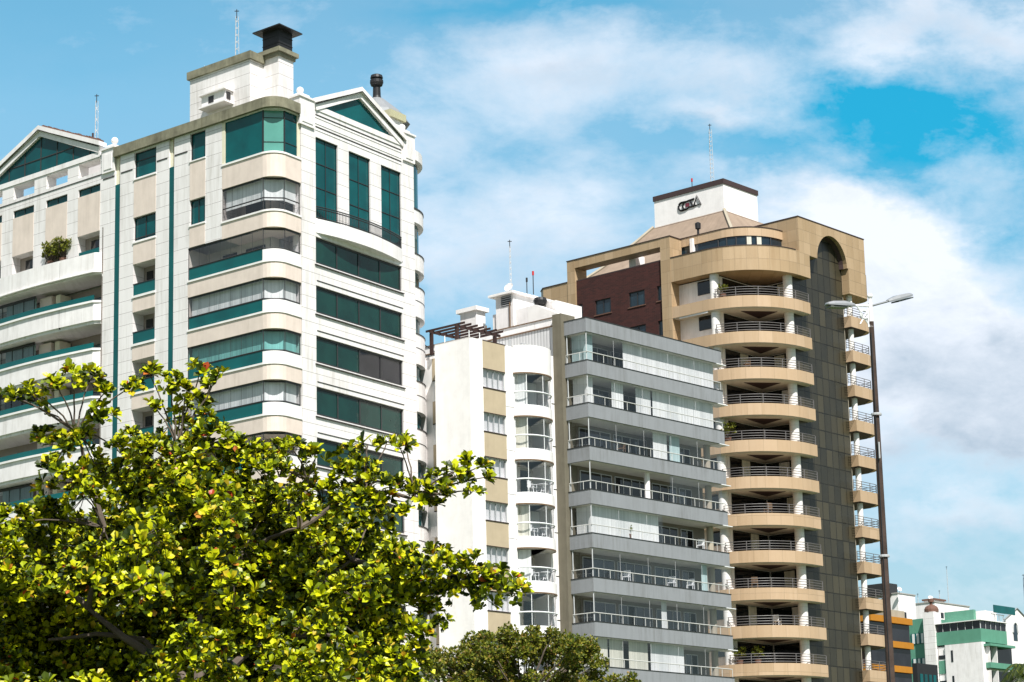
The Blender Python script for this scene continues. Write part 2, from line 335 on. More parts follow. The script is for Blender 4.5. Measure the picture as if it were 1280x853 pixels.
# ------------------------------------------------------------------ shared building pieces
def window(root, fr, side, base, u0, u1, z0, z1, n=2, rec=.12, gm='teal_glass', fm='dark_frame', fw=.07, hz=(), panes=None, cur=None, name='window', back=None):
    f = MB(fr); d0, d1 = rec, rec+.08
    f.ub(side, base, u0, u0+fw, d0, d1, z0, z1); f.ub(side, base, u1-fw, u1, d0, d1, z0, z1)
    f.ub(side, base, u0+fw, u1-fw, d0, d1, z0, z0+fw); f.ub(side, base, u0+fw, u1-fw, d0, d1, z1-fw, z1)
    for i in range(1, n): x = u0+(u1-u0)*i/n; f.ub(side, base, x-fw*.45, x+fw*.45, d0+.004, d1-.004, z0+fw, z1-fw)
    for z in hz: f.ub(side, base, u0+fw, u1-fw, d0+.01, d1-.01, z-fw*.4, z+fw*.4)
    fo = f.build(name, fm, root)
    for g, (s0, s1) in (panes or {gm: (0, 1)}).items():
        p = MB(fr); p.ub(side, base, u0+(u1-u0)*s0+.02, u0+(u1-u0)*s1-.02, rec+.045, rec+.06, z0+.02, z1-.02); p.build('pane', g, fo)
    if cur:
        cu = MB(fr)
        for (s0, s1, m) in cur:
            c = MB(fr); c.q(side, base, [(u0+(u1-u0)*s0, rec+.22, z0), (u0+(u1-u0)*s1, rec+.22, z0), (u0+(u1-u0)*s1, rec+.22, z1), (u0+(u1-u0)*s0, rec+.22, z1)],
                           [(u0*3+s0*(u1-u0), 0), (u0*3+s1*(u1-u0), 0), (u0*3+s1*(u1-u0), z1-z0), (u0*3+s0*(u1-u0), z1-z0)]); c.build('curtain', m, fo)
    return fo
def railing(path, z0, hs, r, fr, post=1.2, name='railing', m='steel_rail', parent=None, pr=None):
    f = MB(fr)
    for h in hs: f.tube([(a, b, z0+h) for a, b in path], r, 6)
    L = [0]
    for p, q in zip(path, path[1:]):
        P, Q = fr.w(*p, 0), fr.w(*q, 0); L.append(L[-1]+math.hypot(Q[0]-P[0], Q[1]-P[1]))
    n = max(1, round(L[-1]/post))
    for k in range(n+1):
        t = L[-1]*k/n; i = max(j for j in range(len(L)) if L[j] <= t+1e-6); i = min(i, len(path)-2)
        a, b = lerp(path[i], path[i+1], (t-L[i])/max(1e-6, L[i+1]-L[i])); f.tube([(a, b, z0), (a, b, z0+hs[-1])], pr or r*1.1, 6)
    return f.build(name, m, parent)

# ================================================================== 1 the white and teal tower
B1 = Frame((-14.459, 149.30), -47.7, 31.6)
b1 = thing('apartment_building', B1.w(0, 0, 0), 'tall white tiled apartment building with teal glass, two gables and a black roof chimney', 'building')
def build_b1():
    fr, rt_ = B1, b1
    H = 3.22; rows = [42.57-H*i for i in range(0, 13)]
    # left facade wall with its openings
    ops = [(11.5, 13.75, 48.42, 50.17, .9), (11.5, 13.75, 44.13, 45.73, .9), (6.6, 8.1, 48.35, 50.2, .9), (6.6, 8.1, 44.1, 45.75, .9),
           (15.2, 15.75, 3, 50.3, .35), (9.67, 10.19, 3, 50.3, .35)]
    for z in rows: ops.append((11.5, 13.75, z-2.13, z, 1.1))
    w1 = MB(fr); w1.wall('L', 0, 8.26, 17.0, 3, 50.35, [o for o in ops if o[1] > 8.2])
    w1.wall('L', 0, 4.98, 8.26, 42.6, 50.35, [o for o in ops if o[1] < 8.2])
    w1.q('L', 0, [(4.98, 0, 42.6), (4.98, 1.5, 42.6), (4.98, 1.5, 50.3), (4.98, 0, 50.3)]); w1.q('L', 0, [(8.26, 0, 3), (8.26, 1.5, 3), (8.26, 1.5, 42.6), (8.26, 0, 42.6)])
    # wall of the gabled wing
    wing = []
    for a in (17.3, 20.85, 24.55, 28.2):
        wing += [(a, a+2.35, 49.7, 50.65, .5), (a, a+2.35, 48.33, 48.87, .3), (a, a+2.35, 44.35-.3, 45.6, .8)]
    w1.wall('L', 0, 17.0, 31.2, 43.9, 51.1, wing)
    w1.wall('L', .5, 17.0, 31.2, 49.5, 51.1, [o for o in wing if o[3] == 50.65])
    # right facade
    opr = [(4.25, 6.67, 43.9, 49.27, .3), (7.88, 10.3, 43.9, 49.23, .3), (11.54, 13.87, 43.9, 49.17, .3)]
    rr = [(42.68, 40.97), (39.52, 37.76), (36.29, 34.57), (33.02, 31.23)]; z = 29.8
    while z > 4: rr.append((z, z-1.76)); z -= 3.22
    for t, b in rr: opr.append((4.22, 13.83, b, t, .3))
    w1.wall('R', -.02, 2.74, 15.4, 3, 51.4, opr)
    w1.q('R', -.02, [(2.74, 0, 3), (2.74, .8, 3), (2.74, .8, 51.4), (2.74, 0, 51.4)]); w1.q('L', 15.4, [(-.02, 0, 3), (18, 0, 3), (18, 0, 51), (-.02, 0, 51)])
    w1.box(5, 17, 2.2, 15.3, 3, 50.2); w1.box(2.2, 5.2, 3.0, 15.3, 3, 50.2); w1.box(17, 31, 2.2, 12, 3, 49.4)
    w1.box(1.2, 2.2, 4, 15.2, 3, 43.5); w1.build('wall', 'white_cladding', rt_)
    lin = MB(fr)      # thin shadow joints of the white cladding
    for zz in (47.55, 44.9, 50.0-.05): pass
    for t, b in rr:
        lin.ub('R', -.02, 4.3, 13.9, -.035, 0, t+.30, t+.345); lin.ub('R', -.02, 4.1, 14.0, -.10, 0, b-.16, b-.10)
    for a0, a1 in ((8.3, 9.6), (10.3, 11.4), (13.85, 15.1)):
        lin.ub('L', 0, a0+.05, a1, -.03, 0, 49.05, 49.13)
    for z in (50.75, 49.95): lin.ub('R', -.02, 4.25, 13.9, -.035, 0, z-.02, z+.03)
    lin.ub('L', 0, 15.8, 17, -.03, 0, 49.0, 49.08); lin.ub('L', 0, 15.8, 17.2, -.03, 0, 50.3, 50.36); lin.ub('L', 0, 17.1, 31, -.04, 0, 49.42, 49.47)
    lin.each('cladding_joint', 'black_line', rt_)
    fr_ = MB(fr)      # shallow mouldings in the frieze under the gable
    for z in (50.55, 50.15, 49.72): fr_.ub('R', -.02, 4.2, 13.95, -.03, 0, z, z+.05)
    fr_.each('frieze', 'white_paint', rt_)
    # spandrel panels
    sp = MB(fr)
    zz = [(48.35, 45.73), (44.0, 42.57)] + [(z-2.16-.14, z-H) for z in rows]
    for t, b in zz: sp.ub('L', 0, 11.5, 13.75, -.02, .0, b+.004, t-.02)
    for t, b in ((48.3, 45.75), (44.0, 42.62)): sp.ub('L', 0, 6.6, 8.1, -.02, 0, b, t)
    for a in (17.3, 20.85, 24.55, 28.2): sp.ub('L', 0, a, a+2.35, -.02, 0, 45.6, 48.33)
    sp.each('spandrel', 'beige_panel', rt_)
    si = MB(fr)
    for z in rows: si.ub('L', 0, 11.45, 13.8, -.08, .1, z-2.28, z-2.13)
    for z in (48.35, 44.05): si.ub('L', 0, 11.45, 13.8, -.07, .1, z-.08, z); si.ub('L', 0, 6.55, 8.15, -.07, .1, z-.08, z)
    si.each('sill', 'white_clean', rt_)
    st = MB(fr)
    for a0, a1 in ((15.2, 15.75), (9.67, 10.19)): st.ub('L', 0, a0, a1, .04, .3, 3, 48.4)
    st.each('teal_strip', 'teal_panel', rt_)
    st = MB(fr)
    for a0, a1 in ((15.2, 15.75), (9.67, 10.19)): st.ub('L', 0, a0+.25, a1, .12, .34, 48.4, 50.3)
    st.each('groove', 'cream_reveal', rt_)
    # cornice
    path = [(15.72, -.25), (1.2, -.25), *arc(1.1, 1.1, 1.35, 1.35, 265, 185, 6), (-.25, 1.2), (-.25, 2.42)]
    MB(fr).prism(path+[(1.2, 2.42), (1.4, 1.2), (15.72, 1.2)], 50.27, 50.93, True).build('cornice', 'olive_cornice', rt_)
    # windows
    window(rt_, fr, 'L', 0, 11.5, 13.75, 48.42, 50.17, 1, .15, hz=(49.6,)); window(rt_, fr, 'L', 0, 11.5, 13.75, 44.13, 45.73, 2, .15, hz=(44.35,))
    window(rt_, fr, 'L', 0, 6.6, 8.1, 48.35, 50.2, 1, .15); window(rt_, fr, 'L', 0, 6.6, 8.1, 44.1, 45.75, 2, .15)
    for a in (17.3, 20.85, 24.55, 28.2): window(rt_, fr, 'L', 0, a, a+2.35, 48.33, 48.87, 2, .12, fw=.04)
    for u0, u1, z1, k in ((4.25, 6.67, 49.27, 0), (7.88, 10.3, 49.23, 1), (11.54, 13.87, 49.17, 0)):
        window(rt_, fr, 'R', -.02, u0, u1, 43.9, z1, 2, .12, fw=.05, hz=(47.6, 46.0) if k == 0 else (47.4, 45.7))
    for i, (t, b) in enumerate(rr):
        pn = {'smoke_glass': (.5, 1), 'green_glass': (0, .5)} if i == 2 else {'green_glass': (0, 1)}
        window(rt_, fr, 'R', -.02, 4.22, 13.83, b, t, 4, .12, fw=.13, panes=pn)
    # small loggias
    for z in rows[:11]:
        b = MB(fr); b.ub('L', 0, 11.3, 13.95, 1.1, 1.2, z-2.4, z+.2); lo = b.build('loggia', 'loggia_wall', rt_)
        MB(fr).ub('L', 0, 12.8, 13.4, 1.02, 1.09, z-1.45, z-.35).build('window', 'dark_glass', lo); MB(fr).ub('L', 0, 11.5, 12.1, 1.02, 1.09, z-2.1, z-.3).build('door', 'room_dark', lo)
        MB(fr).ub('L', 0, 11.52, 13.73, .03, .07, z-2.13, z-1.36).build('parapet_panel', 'teal_panel', lo); MB(fr).ub('L', 0, 11.5, 13.75, .0, .1, z-1.36, z-1.31).build('handrail', 'dark_frame', lo)
    # rounded corner bay
    def bay(A1, o=0.0, e=2.70): return [(A1, -o), (1.15, -o), *arc(1.2, 1.2, 1.2+o, 1.2+o, 265, 185, 6), (-o, 1.15), (-o, e)]
    def slab(A1, z0, z1, m, name, o=.0): 
        return MB(fr).prism(bay(A1, o)+[(2.3, 2.7), (2.3, 2.3), (A1, 2.3)], z0, z1, True).build(name, m, rt_)
    fl = [('top', 5.0, 50.27, 47.45, 45.83), ('blind', 5.0, 45.83, 43.7, 42.57), ('clear', 8.26, 42.57, 40.46, 39.37), ('white', 8.26, 39.37, 37.24, 36.12),
          ('aqua', 8.26, 36.12, 34.0, 32.92), ('white', 8.26, 32.92, 30.8, 29.7), ('open', 8.26, 29.7, 27.6, 26.5)]
    z = 26.5; k = 0
    while z > 5: fl.append((('clear', 'white', 'aqua')[k % 3], 8.26, z, z-2.1, z-3.22)); z -= 3.22; k += 1
    for kind, A1, zt, zb, zn in fl:
        ba = slab(A1, zn, zb-.1, 'beige_panel' if kind != 'x' else 'white_paint', 'bay_floor', 0)
        MB(fr).prism(bay(A1+.02 if A1 < 8 else A1, .06)+[(2.2, 2.7), (2.2, 2.2), (A1, 2.2)], zb-.12, zb, True).build('ledge', 'white_clean', ba)
        P = [(A1-.02, .08), (1.15, .08), (.12, 1.12), (.12, 2.66)]
        if kind == 'top':
            MB(fr).sheet(P[:2], zb, zt).build('pane', 'teal_glass', ba); MB(fr).sheet(P[1:3], zb, zt).build('pane', 'glare_glass', ba); MB(fr).sheet(P[2:], zb, zt).build('pane', 'teal_glass', ba)
            f = MB(fr)
            for zz in (zb+.7, zt-.55): f.tube([(a-.02, b-.02, zz) for a, b in P[1:]], .02, 4)
            for a, b in P: f.box(a-.04, a+.04, b-.05, b+.03, zb, zt)
            f.build('mullion', 'dark_frame', ba); MB(fr).ub('R', .1, 2.4, 2.68, -.03, .05, zb, zt).build('reveal', 'cream_reveal', ba); MB(fr).ub('L', .0, 4.7, 5.0, .0, .06, zb, zt).build('reveal', 'cream_reveal', ba); continue
        zm = zb+.82
        f = MB(fr)
        for zz, th in ((zt-.03, .03), (zm, .045), (zb+.02, .03)):
            for p, q in zip(P, P[1:]): f.tube([(*p, zz), (*q, zz)], th, 4)
        for a, b in P: f.tube([(a, b, zb), (a, b, zt)], .035, 4)
        nL = 7 if A1 > 6 else 4
        for i in range(1, nL): a = P[1][0]+(P[0][0]-P[1][0])*i/nL; f.tube([(a, .08, zm), (a, .08, zt)], .012, 4)
        f.build('mullion', 'dark_frame', ba)
        MB(fr).sheet([(a-.05 if i else a, b) for i, (a, b) in enumerate(P)], zt-.14, zt).build('valance', 'dark_frame', ba)
        if kind in ('clear', 'blind', 'white', 'aqua'): MB(fr).sheet(P, zm, zt).build('pane', 'clear_glass' if kind != 'aqua' else 'aqua_glass', ba)
        if kind == 'blind': MB(fr).sheet(P, zb, zm).build('lower_pane', 'clear_glass', ba)
        else:
            MB(fr).sheet(P[:2], zb, zm).build('lower_pane', 'teal_panel', ba)
            MB(fr).prism([(1.15, -.01), *arc(1.2, 1.2, 1.21, 1.21, 265, 185, 6), (-.01, 1.15), (-.01, 2.7), (.1, 2.7), (.1, 1.1), (1.1, .1)], zb, zm-.12, True).build('parapet', 'white_clean', ba)
            MB(fr).sheet(P[1:], zm-.12, zm).build('lower_pane', 'teal_glass', ba)
        C = [(A1-.1, .35), (1.25, .35), (.4, 1.25), (.4, 2.6)]
        if kind in ('white', 'aqua'):
            MB(fr).sheet(C, zb, zt).build('curtain', 'white_curtain' if kind == 'white' else 'aqua_curtain', ba)
        elif kind == 'blind': MB(fr).sheet(C, zb+.75, zt).build('curtain', 'white_curtain', ba)
        r_ = MB(fr); r_.ub('L', 1.9, 2.2, A1, 0, .1, zb, zt); r_.ub('R', 2.0, 1.9, 2.7, 0, .1, zb, zt); r_.ub('L', .1, A1-.02, A1+.02, 0, 2, zb, zt)
        ro = r_.build('room_wall', 'room_wall' if kind != 'clear' else 'ceiling_paint', ba)
        if kind in ('clear', 'open', 'blind'):
            for u0, u1 in ((2.6, 4.4), (5.3, 6.6)):
                if u1 < A1: MB(fr).ub('L', 1.85, u0, u1, -.02, .04, zb+.1, zt-.4).build('door', 'dark_glass', ro)
            MB(fr).ub('L', 1.4, 6.5, 7.6, 0, .3, zb+.2, zb+1.3).build('cabinet', 'dark_frame', ro) if A1 > 6 and kind == 'clear' else None
    MB(fr).prism(bay(5.0)+[(2.3, 2.7), (2.3, 2.3), (5.0, 2.3)], 50.2, 50.27, True).build('bay_ceiling', 'white_paint', rt_)
    # gables: (side, centre, half width, foot height, rise)
    for side, base, c, hw, zf, za, zg, gb in (('R', -.02, 9.15, 5.15, 51.75, 53.85, 53.05, 51.40), ('L', 0, 23.96, 6.75, 51.75, 54.36, 53.58, 51.08)):
        b = MB(fr)
        def poly(pts, d0, d1):
            for d in (d0, d1): b.q(side, base, [(u, d, z) for u, z in pts])
            for p, q_ in zip(pts, pts[1:]+pts[:1]): b.q(side, base, [(p[0], d0, p[1]), (q_[0], d0, q_[1]), (q_[0], d1, q_[1]), (p[0], d1, p[1])])
        for s in (-1, 1):   # raking cornices in two steps
            poly([(c+s*hw, zf-.32), (c, za-.32), (c, za), (c+s*hw, zf)], -.28, .5)
            poly([(c+s*(hw-.25), zf-.75), (c, za-.75), (c, za-.34), (c+s*(hw-.05), zf-.34)], -.12, .4)
        poly([(c-hw+.1, gb-.35), (c+hw-.1, gb-.35), (c+hw-.1, gb), (c-hw+.1, gb)], -.06, .4)
        go = b.build('gable', 'white_paint', rt_)
        g = MB(fr); g.q(side, base, [(c-hw+.3, .1, gb), (c+hw-.3, .1, gb), (c, .1, za-.72)]); g.build('pane', 'teal_glass', go)
        g = MB(fr)
        for s in (-1, 1): g.tube([g_ for g_ in (g.P(side, base, c+s*(hw-.2), -.13, zf-.33), g.P(side, base, c, -.3, za-.33))], .035, 4)
        if side == 'L':
            for k in range(-3, 4): u = c+k*1.8; g.ub(side, base, u-.03, u+.03, .06, .1, gb, za-.75-abs(k)*1.8*.39)
            g.ub(side, base, c-4, c+4, .06, .1, gb+.95, gb+1.0)
        g.build('mullion', 'dark_frame' if side == 'R' else 'black_line', go)
        if side == 'L':
            t = MB(fr)
            for k in range(22): u = c-.3-k*.3; t.ub(side, base, u-.11, u+.09, -.1, .25, za-.02-(c-u)*.387, za+.07+rnd.random()*.07-(c-u)*.387)
            t.build('ridge_tiles', 'terracotta', go)
    # pedestals with a stone ball
    for side, base, u0, u1, z0, z1, zb_ in (('R', -.02, 2.45, 4.05, 50.9, 51.75, 52.2), ('R', -.02, 14.1, 15.45, 51.3, 52.25, 52.65), ('L', 0, 15.75, 17.05, 50.6, 51.25, 51.75)):
        b = MB(fr); b.ub(side, base, u0, u1, -.12, 1.2, z0-1.2, z1-.25); b.ub(side, base, u0-.08, u1+.08, -.2, 1.3, z1-.25, z1-.13); b.ub(side, base, u0+.3, u1-.3, .1, 1.0, z1-.13, z1+.12)
        b.ub(side, base, u0+.25, u1-.25, -.16, 0, z0-1.0, z1-.6)
        po = b.build('pedestal', 'white_paint', rt_); a_, b_, _ = b.P(side, base, (u0+u1)/2, .55, 0); MB(fr).ball((a_, b_), zb_, .24).build('finial', 'white_clean', po)
    # curved french balcony on the right facade
    cp = [(-.02-.62*math.sin(math.pi*i/16)**.8, 4.2+9.75*i/16) for i in range(17)]
    ba = MB(fr).prism(cp+[(.3, 13.95), (.3, 4.2)], 42.95, 43.86, True).build('balcony', 'white_paint', rt_)
    railing([(a+.06, b) for a, b in cp], 43.86, (.1, .68, .82), .036, fr, .14, m='dark_frame', parent=ba, pr=.017)
    # curved balconies of the gabled wing
    def wp(o): return [(17.02, 0), (17.4, -.32-o)] + [(17.4+13.6*i/14, -.32-o-.42*math.sin(math.pi*i/14)) for i in range(1, 14)] + [(31, -.32-o), (31.1, 0)]
    tops = [(44.0, 42.55)] + [(40.73-H*i, 39.19-H*i) for i in range(11)]
    for i, (zt, zb) in enumerate(tops):
        ba = MB(fr).prism(wp(0)+[(31.1, 1.9), (17.02, 1.9)], zb, zb+.22, True).build('balcony', 'white_paint', rt_)
        MB(fr).prism(wp(0)+inset(wp(0), -.14)[::-1], zb+.2, zt, True).build('parapet', 'white_paint', ba)
        MB(fr).prism(wp(.05)+inset(wp(.05), -.2)[::-1], zt-.14 if i else zb+.1, zt if i else zb+.16, True).build('ledge', 'white_clean', ba)
        j = MB(fr)
        for uu in (20.7, 24.4, 28): j.box(uu, uu+.02, -.752, -.3, zb+.1, zt-.15)
        j.prism(wp(.012)+wp(0)[::-1], zt-.2, zt-.16, True); j.prism(wp(.012)+wp(0)[::-1], zb+.36, zb+.39, True); j.build('joint', 'black_line', ba)
        if i:
            MB(fr).prism(inset(wp(0), -.03)[1:-1]+inset(wp(0), -.08)[1:-1][::-1], zt, zt+.40, True).build('railing_panel', 'teal_panel', ba)
        # loggia behind, under the slab above
        zc = zb+1.4+.1 if i == 0 else zb+3.22
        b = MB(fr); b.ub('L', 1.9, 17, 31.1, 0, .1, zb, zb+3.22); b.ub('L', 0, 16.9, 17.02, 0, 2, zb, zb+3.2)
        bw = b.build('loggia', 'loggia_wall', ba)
        if i:
            zf = zb+.2
            MB(fr).ub('L', 1.85, 17.2, 18.0, -.02, .03, zf, zf+2.35).build('window', 'dark_glass', bw)
            MB(fr).ub('L', 1.8, 18.9, 20.8, -.02, .06, zf, zf+2.3).build('door', 'blue_glass', bw)
            MB(fr).ub('L', .55, 23.0, 24.3, 0, 1.3, zf, zf+2.85).build('pier', 'beige_panel', bw)
            MB(fr).ub('L', .7, 22.2, 22.7, 0, 1.1, zf, zf+2.85).build('pipe_box', 'cream_reveal', bw)
            if i in (1, 2, 3, 5):
                MB(fr).sheet([(24.35, .12), (31, .12)], zt, zb+3.1).build('pane', 'tinted_glass', bw)
                f = MB(fr)
                for k in range(6): f.tube([(24.4+k*1.2, .1, zt), (24.4+k*1.2, .1, zb+3.2)], .03, 4)
                f.ub('L', .08, 24.3, 31, 0, .06, zb+3.0, zb+3.2); f.build('mullion', 'dark_frame', bw); MB(fr).sheet([(24.6, .5), (28, .5)], zt, zb+3.2).build('curtain', 'aqua_curtain' if i != 3 else 'room_dark', bw)
            else: MB(fr).ub('L', 1.8, 25.2, 27.4, -.02, .06, zf, zf+2.3).build('door', 'dark_glass', bw)
        else:
            for a in (17.3, 20.85, 24.55, 28.2):
                MB(fr).ub('L', .8, a-.05, a+2.4, .0, .08, 43, 45.7).build('recess', 'loggia_wall', bw); MB(fr).ub('L', .76, a+.15, a+1.7, .0, .05, 43, 45.35).build('door', 'dark_glass', bw)
            MB(fr).ub('L', 0, 17.35, 19.6, .1, .14, 43.9, 44.5).build('railing_panel', 'teal_panel', ba)
    # rounded bay at the far right corner, white floors and teal glass between them
    def ring(r, z0, z1, m, name, par=rt_): return MB(fr).prism([(3.3, 15.38), (3.3-r, 15.38), *arc(3.3, 15.38, r, r, 175, 5, 20), (3.3+r, 15.38)], z0, z1, True).build(name, m, par)
    ring(3.3, 50.5, 51.2, 'white_paint', 'bay_floor'); ring(3.3, 46.1, 47.05, 'white_paint', 'bay_floor'); ring(2.93, 3, 50.6, 'teal_glass', 'bay_glazing')
    ring(3.34, 47.0, 47.1, 'black_line', 'ledge')
    z = 43.93; ring(3.3, 42.81, 43.93, 'white_paint', 'bay_floor'); z = 41.68; ring(3.34, 43.9, 43.97, 'black_line', 'ledge')
    while z > 4:
        f_ = ring(3.3, z-2.08, z, 'white_paint', 'bay_floor'); ring(3.34, z-.06, z+.0, 'black_line', 'ledge', f_); ring(3.32, z-1.0, z-.96, 'black_line', 'ledge', f_); z -= 3.225
    MB(fr).tube([(1.2, 16.9, 38.5), (.2, 18.6, 37.5)], .04).build('open_sash', 'dark_frame', rt_)
    # penthouse block with its black chimney hood
    p = MB(fr); p.box(4.18, 10.1, 2, 4.9, 49, 54.88); pe = p.build('penthouse', 'white_cladding', rt_)
    MB(fr).box(4.0, 10.3, 1.85, 5.0, 54.88, 55.40).build('cornice', 'olive_cornice', pe)
    p = MB(fr); p.box(2.7, 4.4, 3.42, 5.0, 49, 55.15); p.build('chimney_stack', 'white_cladding', pe)
    c = MB(fr); c.box(2.58, 4.5, 3.3, 5.12, 55.15, 55.4); c.box(2.42, 4.6, 3.15, 5.3, 55.4, 55.68); c.build('chimney_cap', 'olive_cornice', pe)
    h = MB(fr); h.box(2.75, 4.3, 3.5, 4.95, 55.68, 57.1)
    for k in range(2): h.box(2.72, 4.33, 3.47, 4.98, 56.1+k*.5, 56.14+k*.5)
    hd = h.build('chimney_hood', 'chimney_black', pe)
    r_ = MB(fr); A = [fr.w(2.25, 3.0, 57.12), fr.w(4.85, 3.0, 57.12), fr.w(4.85, 5.5, 57.12), fr.w(2.25, 5.5, 57.12)]; t = fr.w(3.5, 4.25, 57.6)
    for i in range(4): r_.face([A[i], A[(i+1) % 4], t])
    r_.box(2.25, 4.85, 3.0, 5.5, 57.04, 57.115); r_.build('hood_roof', 'chimney_black', hd)
    d = MB(fr); d.box(5.9, 8.2, 1.25, 2, 52.3, 53.05); d.box(5.75, 8.35, 1.05, 2, 53.05, 53.15); d.box(5.75, 8.35, 1.05, 2, 52.2, 52.3); dv = d.build('roof_vent', 'white_paint', pe)
    v = MB(fr); v.box(7.0, 7.5, 1.22, 1.3, 52.45, 52.9); v.box(5.85, 5.95, 1.4, 1.8, 52.45, 52.95); v.each('vent_hole', 'dark_frame', dv)
    la = MB(fr)
    for k in range(12): la.tube([(3.4, 5.25, 51+k*.35), (3.8, 5.25, 51+k*.35)], .02, 4)
    for a in (3.4, 3.8): la.tube([(a, 5.25, 50.9), (a, 5.25, 54.6)], .025, 4)
    la.build('ladder', 'grey_frame', pe)
    # roof house behind the right gable with a dark turret vent
    q = MB(fr); q.box(1.6, 3.3, 14.7, 16.2, 50, 53.65); q.box(3.3, 6.5, 13.5, 18.5, 50, 53.3); rh = q.build('roof_house', 'white_paint', rt_)
    MB(fr).box(1.4, 3.4, 14.5, 16.4, 53.65, 54.15).build('cornice', 'olive_trim', rh)
    t = MB(fr); t.lathe((4.4, 16.6), [(2.3, 54.2), (1.75, 55.0), (.5, 56.05), (.3, 56.15)], 12); tu = t.build('vent_cone', 'lamp_grey', rh)
    t = MB(fr); t.lathe((4.4, 16.6), [(.36, 56.0), (.28, 56.3), (.26, 57.0), (.40, 57.05), (.47, 57.25), (.46, 57.45), (.33, 57.52), (.33, 57.56), (.45, 57.6), (.40, 57.8), (.22, 57.88), (.001, 57.9)], 16); t.build('flue', 'chimney_black', tu)
    # inner white wall seen through the parapet openings
    MB(fr).box(17.3, 21.4, 1.8, 2.0, 49.4, 51.6).build('parapet_wall', 'white_paint', rt_); MB(fr).box(21.4, 31, 1.8, 2, 49.4, 50.15).build('parapet_wall', 'white_paint', rt_)
build_b1()

